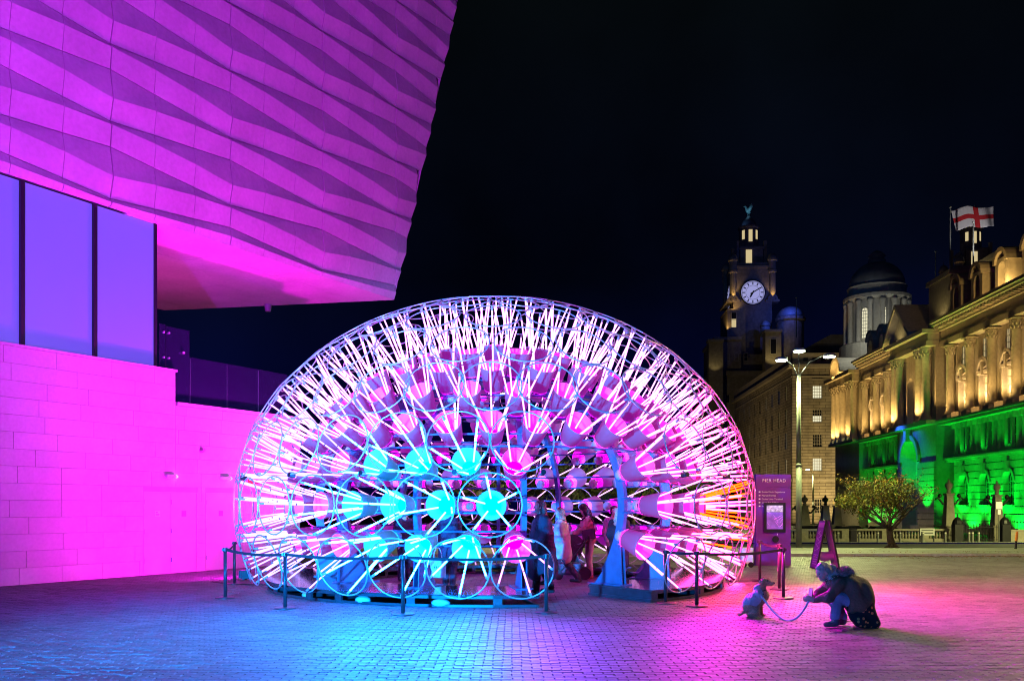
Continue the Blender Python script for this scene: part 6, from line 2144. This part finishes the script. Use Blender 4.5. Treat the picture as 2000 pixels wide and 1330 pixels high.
obj('scarf', blob_mesh('scarf', sc_, .010, .03, cloth('pale_scarf', (.45, .46, .50)), wob=(.008, 50)), cw)
hr = [(q(-.03, 0, .05), .088, q(-.0, 0, .062), .084, .03), (q(-.05, -.03, .0), .065, q(-.07, -.03, -.06), .055, .03), (q(-.05, .03, .0), .065, q(-.07, .03, -.06), .055, .03), (q(-.11, 0, -.01), .055, q(-.17, 0, .0), .05, .03)]
obj('hair', blob_mesh('hair', hr, .0095, .03, cloth('fair_hair', (.42, .34, .28), .6, (30, .3), (80, .8)), [(q(.115, 0, -.03), .085, q(.12, 0, -.12), .09)], wob=(.006, 60)), cw)
fur(cw.children[-1], cw.children[-1].data, 900, .04, mat('hair_strand', (.45, .36, .28), .6, island=.4), 5, (.7, 0, -.5))
jn = G_([((-.12, -.1, .37), .125, (.19, -.12, .43), .088), ((.19, -.12, .43), .086, (.215, -.11, .15), .068), ((-.12, .1, .37), .12, (.15, .12, .36), .086), ((.15, .12, .36), .084, (.03, .12, .13), .066)])
obj('trousers', blob_mesh('trousers', jn, .0115, .035, cloth('pale_jeans', (.20, .24, .36)), wob=(.005, 28)), cw)
bt = G_([((.215, -.11, .15), .055, (.21, -.11, .08), .052), ((.20, -.11, .055), .045, (.345, -.12, .042), .040), ((.03, .12, .14), .055, (.02, .12, .06), .05), ((.02, .12, .055), .045, (.15, .12, .040), .038)])
obj('boots', blob_mesh('boots', bt, .0095, .02, mat('boot_leather', (.09, .09, .10), .45)), cw)
m = bpy.data.materials.new('dotted_skirt'); m.use_nodes = True
nt = m.node_tree; b_ = nt.nodes['Principled BSDF']; b_.inputs['Roughness'].default_value = .85
tcn = nt.nodes.new('ShaderNodeTexCoord'); mpn = nt.nodes.new('ShaderNodeMapping'); vor = nt.nodes.new('ShaderNodeTexVoronoi')
mpn.inputs['Scale'].default_value = (15, 7, 15); vor.inputs['Scale'].default_value = 1.0; vor.inputs['Randomness'].default_value = .55
th = nt.nodes.new('ShaderNodeMath'); th.operation = 'LESS_THAN'; th.inputs[1].default_value = .30
mxn = nt.nodes.new('ShaderNodeMix'); mxn.data_type = 'RGBA'
mxn.inputs['A'].default_value = (.006, .006, .009, 1); mxn.inputs['B'].default_value = (1.0, .26, .08, 1)
nt.links.new(tcn.outputs['Object'], mpn.inputs[0]); nt.links.new(mpn.outputs[0], vor.inputs['Vector']); nt.links.new(vor.outputs['Distance'], th.inputs[0])
nt.links.new(th.outputs[0], mxn.inputs['Factor']); nt.links.new(mxn.outputs['Result'], b_.inputs['Base Color'])
sk = G_([((-.16, 0, .38), .16, (-.26, -.05, .10), .10, .1), ((-.16, -.08, .34), .12, (-.12, -.17, .08), .07, .1), ((-.2, -.1, .34), .12, (-.34, -.15, .06), .055, .1), ((-.2, .1, .34), .12, (-.34, .12, .06), .055, .1),
    ((-.02, -.12, .30), .08, (-.02, -.16, .14), .045, .08), ((-.30, -.1, .07), .06, (-.38, -.12, .035), .03, .06), ((-.12, -.17, .10), .07, (-.32, -.16, .06), .05, .08), ((-.1, .1, .3), .1, (-.2, .16, .08), .07, .1)])
obj('skirt', blob_mesh('skirt', sk, .0115, .06, m, wob=(.006, 24)), cw)
ph = thing('phone', 'black phone with lit pink screen held up by the crouching person', 'phone', (CP[0] - .545, CP[1] - .03, .0))
ph.rotation_euler = (0, 0, R(-62))
MB().hexa([(-.038, -.005, .40), (.038, -.005, .40), (.038, .005, .40), (-.038, .005, .40), (-.038, .015, .555), (.038, .015, .555), (.038, .025, .555), (-.038, .025, .555)]).build('case', M['black'], ph)
MB().hexa([(-.034, -.0075, .405), (.034, -.0075, .405), (.034, -.0055, .405), (-.034, -.0055, .405), (-.034, .0125, .55), (.034, .0125, .55), (.034, .0145, .55), (-.034, .0145, .55)]).build('screen', mat('phone_screen', (.3, .1, .3), .2, noise=(40, .6), emit=(.9, .12, .8), estr=.55), ph)

# ---------- sitting dog
D0 = (P2(1483, 14.4), 14.4, 0.004)
D = lambda x, y, z: V3(x, y, z)
dg = [(D(.075, 0, .555), .062, D(.10, 0, .552), .056, .03), (D(.11, 0, .545), .042, D(.19, 0, .522), .027, .02), (D(.12, 0, .525), .032, D(.175, 0, .508), .022, .02), (D(.205, 0, .525), .018, D(.215, 0, .524), .014, .01),
      (D(.06, 0, .53), .055, D(.02, 0, .43), .062, .03), (D(.02, 0, .43), .065, D(.045, 0, .34), .09, .04), (D(.045, 0, .34), .092, D(.0, 0, .28), .098, .04), (D(.0, 0, .31), .10, D(-.13, 0, .22), .095, .05), (D(-.13, 0, .22), .095, D(-.16, 0, .15), .095, .05)]
for e in (-1, 1):
    dg += [(D(.02, e * .06, .30), .05, D(-.02 + .05 * (e > 0), e * .072, .20), .034, .03), (D(-.02 + .05 * (e > 0), e * .072, .20), .032, D(-.02 + .06 * (e > 0), e * .072, .12), .024, .015), (D(-.02 + .06 * (e > 0), e * .072, .12), .024, D(-.025 + .07 * (e > 0), e * .072, .03), .021, .015), (D(-.03 + .07 * (e > 0), e * .072, .022), .022, D(.015 + .07 * (e > 0), e * .075, .018), .020, .012),
           (D(-.14, e * .07, .16), .075, D(-.06, e * .115, .10), .055, .04), (D(-.06, e * .115, .10), .05, D(-.16, e * .11, .045), .032, .03), (D(-.16, e * .11, .035), .028, D(-.05, e * .115, .024), .024, .015),
           (D(.055, e * .062, .575), .024, D(.03, e * .078, .50), .022, .012), (D(.03, e * .078, .50), .022, D(.04, e * .078, .475), .014, .012)]
dg += [(D(-.2, .02, .08), .025, D(-.29, .06, .025), .017, .02), (D(-.29, .06, .025), .017, D(-.33, .13, .02), .009, .02)]
dog = obj('dog', blob_mesh('dog', dg, .0085, .03, mat('dog_fur', (.50, .32, .18), .8, noise=((5, .35), (60, .3)), bump=(150, .8)), [(D(.125, e * .052, .568), .012, D(.125, e * .052, .568), .012) for e in (-1, 1)]))
dog.location = D0
dog.rotation_euler = (0, 0, R(-8))
tag(dog, 'light brown dog in a blue lit coat sitting on the paving facing the crouching person', 'dog')
fur(dog, dog.data, 3500, .016, mat('dog_hair', (.55, .37, .22), .8, island=.45), 7, (-.4, 0, -.7))
mb = MB(); sphere_mb(mb, (.118, -.046, .567), .0105); sphere_mb(mb, (.118, .046, .567), .0105); mb.build('eye', M['eye'], dog, True)
mb = MB(); sphere_mb(mb, (.222, 0, .530), .0155); mb.build('nose', M['eye'], dog, True)
dc_ = [(D(.0, 0, .325), .112, D(-.125, 0, .235), .110, .05), (D(-.125, 0, .235), .108, D(-.16, 0, .19), .10, .05), (D(-.005, 0, .40), .075, D(-.01, 0, .45), .070, .04), (D(-.02, -.04, .33), .09, D(-.11, -.06, .22), .085, .04)]
obj('dog_coat', blob_mesh('dog_coat', dc_, .0095, .04, cloth('dog_coat_cloth', (.42, .45, .52)), [(D(.09, -.2, .12), .12, D(.09, .2, .12), .12), (D(.13, -.2, .30), .085, D(.13, .2, .30), .085), (D(.10, 0, .47), .075, D(.13, 0, .50), .08)], wob=(.005, 40)), dog)
mb = MB()
mb.poly([(.03 + .077 * math.cos(t) * .9, .077 * math.sin(t), .405 + .02 * math.cos(t)) for t in np.linspace(0, 2 * PI, 18, endpoint=False)], .011, 6, closed=True)
mb.build('collar', M['black'], dog, True)
mb = MB()
mb.poly([(-.02 + .118 * math.cos(t), .118 * math.sin(t), .335 + .05 * math.cos(t)) for t in np.linspace(0, 2 * PI, 20, endpoint=False)], .012, 6, closed=True)
mb.poly([(-.085 + .02 * math.cos(t), .122 * math.sin(t), .275 + .115 * math.cos(t)) for t in np.linspace(0, 2 * PI, 20, endpoint=False)], .012, 6, closed=True)
mb.build('harness', M['black'], dog, True)
a = V3(D0[0] - .01, D0[1] - .12, .36); b = V3(CP[0] - .56, CP[1] - .03, .38)
mb = MB()
pts = []
for i in range(17):
    t = i / 16
    p = a * (1 - t) + b * t
    sag = .33 * 4 * t * (1 - t) * (1 + .55 * (t - .5))
    pts.append((p[0], p[1], max(.02, p[2] - sag)))
mb.poly(pts, .015, 6)
M['leash'] = mat('blue_leash', (.30, .42, .60), .7)
tag(mb.build('leash', M['leash'], None, True), 'pale blue leash sagging between the dog and the crouching person', 'leash')
# ------------------------------------------------------------ trees
def leafmat(name, c):
    m = mat(name, c, .7, island=.45)
    return m
M['bark'] = mat('tree_bark', (.10, .075, .05), .9, noise=(12, .3), bump=(40, .7))
M['leafy'] = leafmat('leaf_yellow_green', (.14, .135, .008)); M['leafo'] = leafmat('leaf_orange', (.22, .10, .008)); M['leafg'] = leafmat('leaf_dark_green', (.04, .055, .008))
def tree(label, loc, h, spread, nleaf, seed, leaf_fn, mats, leaf=.06, bare_fn=None, group=None, trunk_r=.22, fork=.22):
    rnd = random.Random(seed)
    T = thing('tree', label, 'tree', loc, rnd.uniform(0, 6), group)
    T.rotation_euler = (0, 0, 0)
    tm = MB(); tips = []
    def grow(p, d, L, r, lev):
        n = 4
        pts = [Vector(p)]; rad = [r]
        dd = Vector(d).normalized()
        for i in range(n):
            dd = (dd + Vector((rnd.uniform(-.16, .16), rnd.uniform(-.16, .16), rnd.uniform(-.04, .12)))).normalized()
            pts.append(pts[-1] + dd * (L / n)); rad.append(r * (1 - .45 * (i + 1) / n))
        tm.poly([tuple(q) for q in pts], r, 8 if lev < 2 else 5, radii=rad)
        if lev >= 2:
            for q in pts[1:]: tips.append((Vector(q), lev))
        if lev < 4:
            kids = 6 if lev == 0 else (4 if lev == 1 else 3)
            for k in range(kids):
                t = rnd.uniform(.35, 1.0) if lev else rnd.uniform(.75, 1.0)
                i = min(n - 1, int(t * n))
                q = pts[i].lerp(pts[i + 1], t * n - i)
                a = 2 * PI * (k + rnd.random() * .6) / kids
                out = Vector((math.cos(a), math.sin(a), 0)) * spread
                nd = dd * (.55 if lev else .42) + out * (.75 if lev else .9) + Vector((0, 0, rnd.uniform(.0, .35)))
                grow(q, nd, L * (rnd.uniform(.62, .85) if lev else h * (1 - fork) * .52 / (h * fork)), rad[min(i, n)] * .58, lev + 1)
    grow((0, 0, 0), (0, 0, 1), h * fork, trunk_r, 0)
    for k in range(6):
        a = k * PI / 3
        tm.poly([(0, 0, .25), (math.cos(a) * trunk_r * 1.1, math.sin(a) * trunk_r * 1.1, .06), (math.cos(a) * trunk_r * 2.2, math.sin(a) * trunk_r * 2.2, -.04)], .06, 5, radii=[trunk_r * .7, trunk_r * .4, .03])
    tm.build('trunk', M['bark'], T, True)
    v = []; f = []; mi = []
    cnt = 0; guard = 0
    while cnt < nleaf and guard < nleaf * 20:
        guard += 1
        p, lev = rnd.choice(tips)
        c = p + Vector((rnd.gauss(0, .16), rnd.gauss(0, .16), rnd.gauss(0, .13))) * (h / 4.5)
        k = leaf_fn(c, rnd)
        if k is None: continue
        s_ = leaf * rnd.uniform(.6, 1.3)
        a = Vector((rnd.gauss(0, 1), rnd.gauss(0, 1), rnd.gauss(0, 1))).normalized(); b = a.orthogonal().normalized(); cc = a.cross(b)
        i0 = len(v)
        v += [tuple(c + b * s_), tuple(c + cc * s_ * .55 + a * s_ * .15), tuple(c - b * s_), tuple(c - cc * s_ * .55 + a * s_ * .15)]
        f.append((i0, i0 + 1, i0 + 2, i0 + 3)); mi.append(k); cnt += 1
    me = make_mesh('crown', v, f, mats, mi)
    obj('crown', me, T)
    return T
def lf1(c, rnd):
    # leaves thick on one half, almost bare twigs on the other
    if math.sin(c.x * 3.1 + 1.1) * math.sin(c.y * 3.3) * math.sin(c.z * 3.7 + .6) > .16: return None
    w = .55 - 1.1 * (c.x - .15)
    if rnd.random() > max(.03, min(1, w)): return None
    if c.z > 3.3 and rnd.random() < .55: return 1
    return 1 if rnd.random() < .14 else (2 if rnd.random() < .15 else 0)
TY_ = 46.5
tree('small street tree with yellow leaves on one half and bare twigs on the other', (P2(1742, TY_), TY_, gz(TY_) + .05), 4.3, .95, 9000, 4, lf1, [M['leafy'], M['leafo'], M['leafg']], .06, trunk_r=.22, fork=.26)
tg = MB(); tg.lathe([(.0, 0), (1.15, 0), (1.1, .03), (.3, .08), (.05, .09)], 20, cap=False)
mt = tg.build('soil_patch', mat('tree_soil', (.05, .035, .02), .95, noise=(8, .4), bump=(30, 1)), None, True)
mt.location = (P2(1742, TY_), TY_, gz(TY_) + .0); tag(mt, 'round patch of dark soil at the foot of the small street tree', 'soil')
def lf2(c, rnd): return rnd.choice((0, 2, 2, 2, 1 if rnd.random() < .3 else 2))
for i, (px, d, h, lab) in enumerate(((1075, 52, 6.2, 'dark leafy tree seen through the dome behind the black coat'), (1150, 60, 6.6, 'dark leafy tree seen through the dome above the pushchair'), (1245, 55, 6.0, 'yellowish tree seen through the dome past the entrance rib'), (925, 58, 6.0, 'dark tree seen through the cyan lit rings'), (1320, 62, 6.4, 'dark tree hidden mostly by the pink tubes'))):
    tree(lab, (P2(px, d), d, gz(d) - .05), h, 1.0, 1500, 20 + i, lf2, [M['leafy'], M['leafo'], M['leafg']], .16, group='trees across the road behind the dome', trunk_r=.2, fork=.3)
# railings across the road, seen through the dome
rl = thing('road_railing', 'dark metal railing along the road seen through the dome', 'railing', (0, 44.9, gz(44.9)))
for i in range(60):
    x = -2 + i * .22
    MB().tube((x, 0, 0), (x, 0, 1.05), .016, n=5).build('bar', M['black'], rl)
MB().box(-2.1, 11.2, -.03, .03, 1.05, 1.1).box(-2.1, 11.2, -.02, .02, .12, .16).build('rail', M['black'], rl)
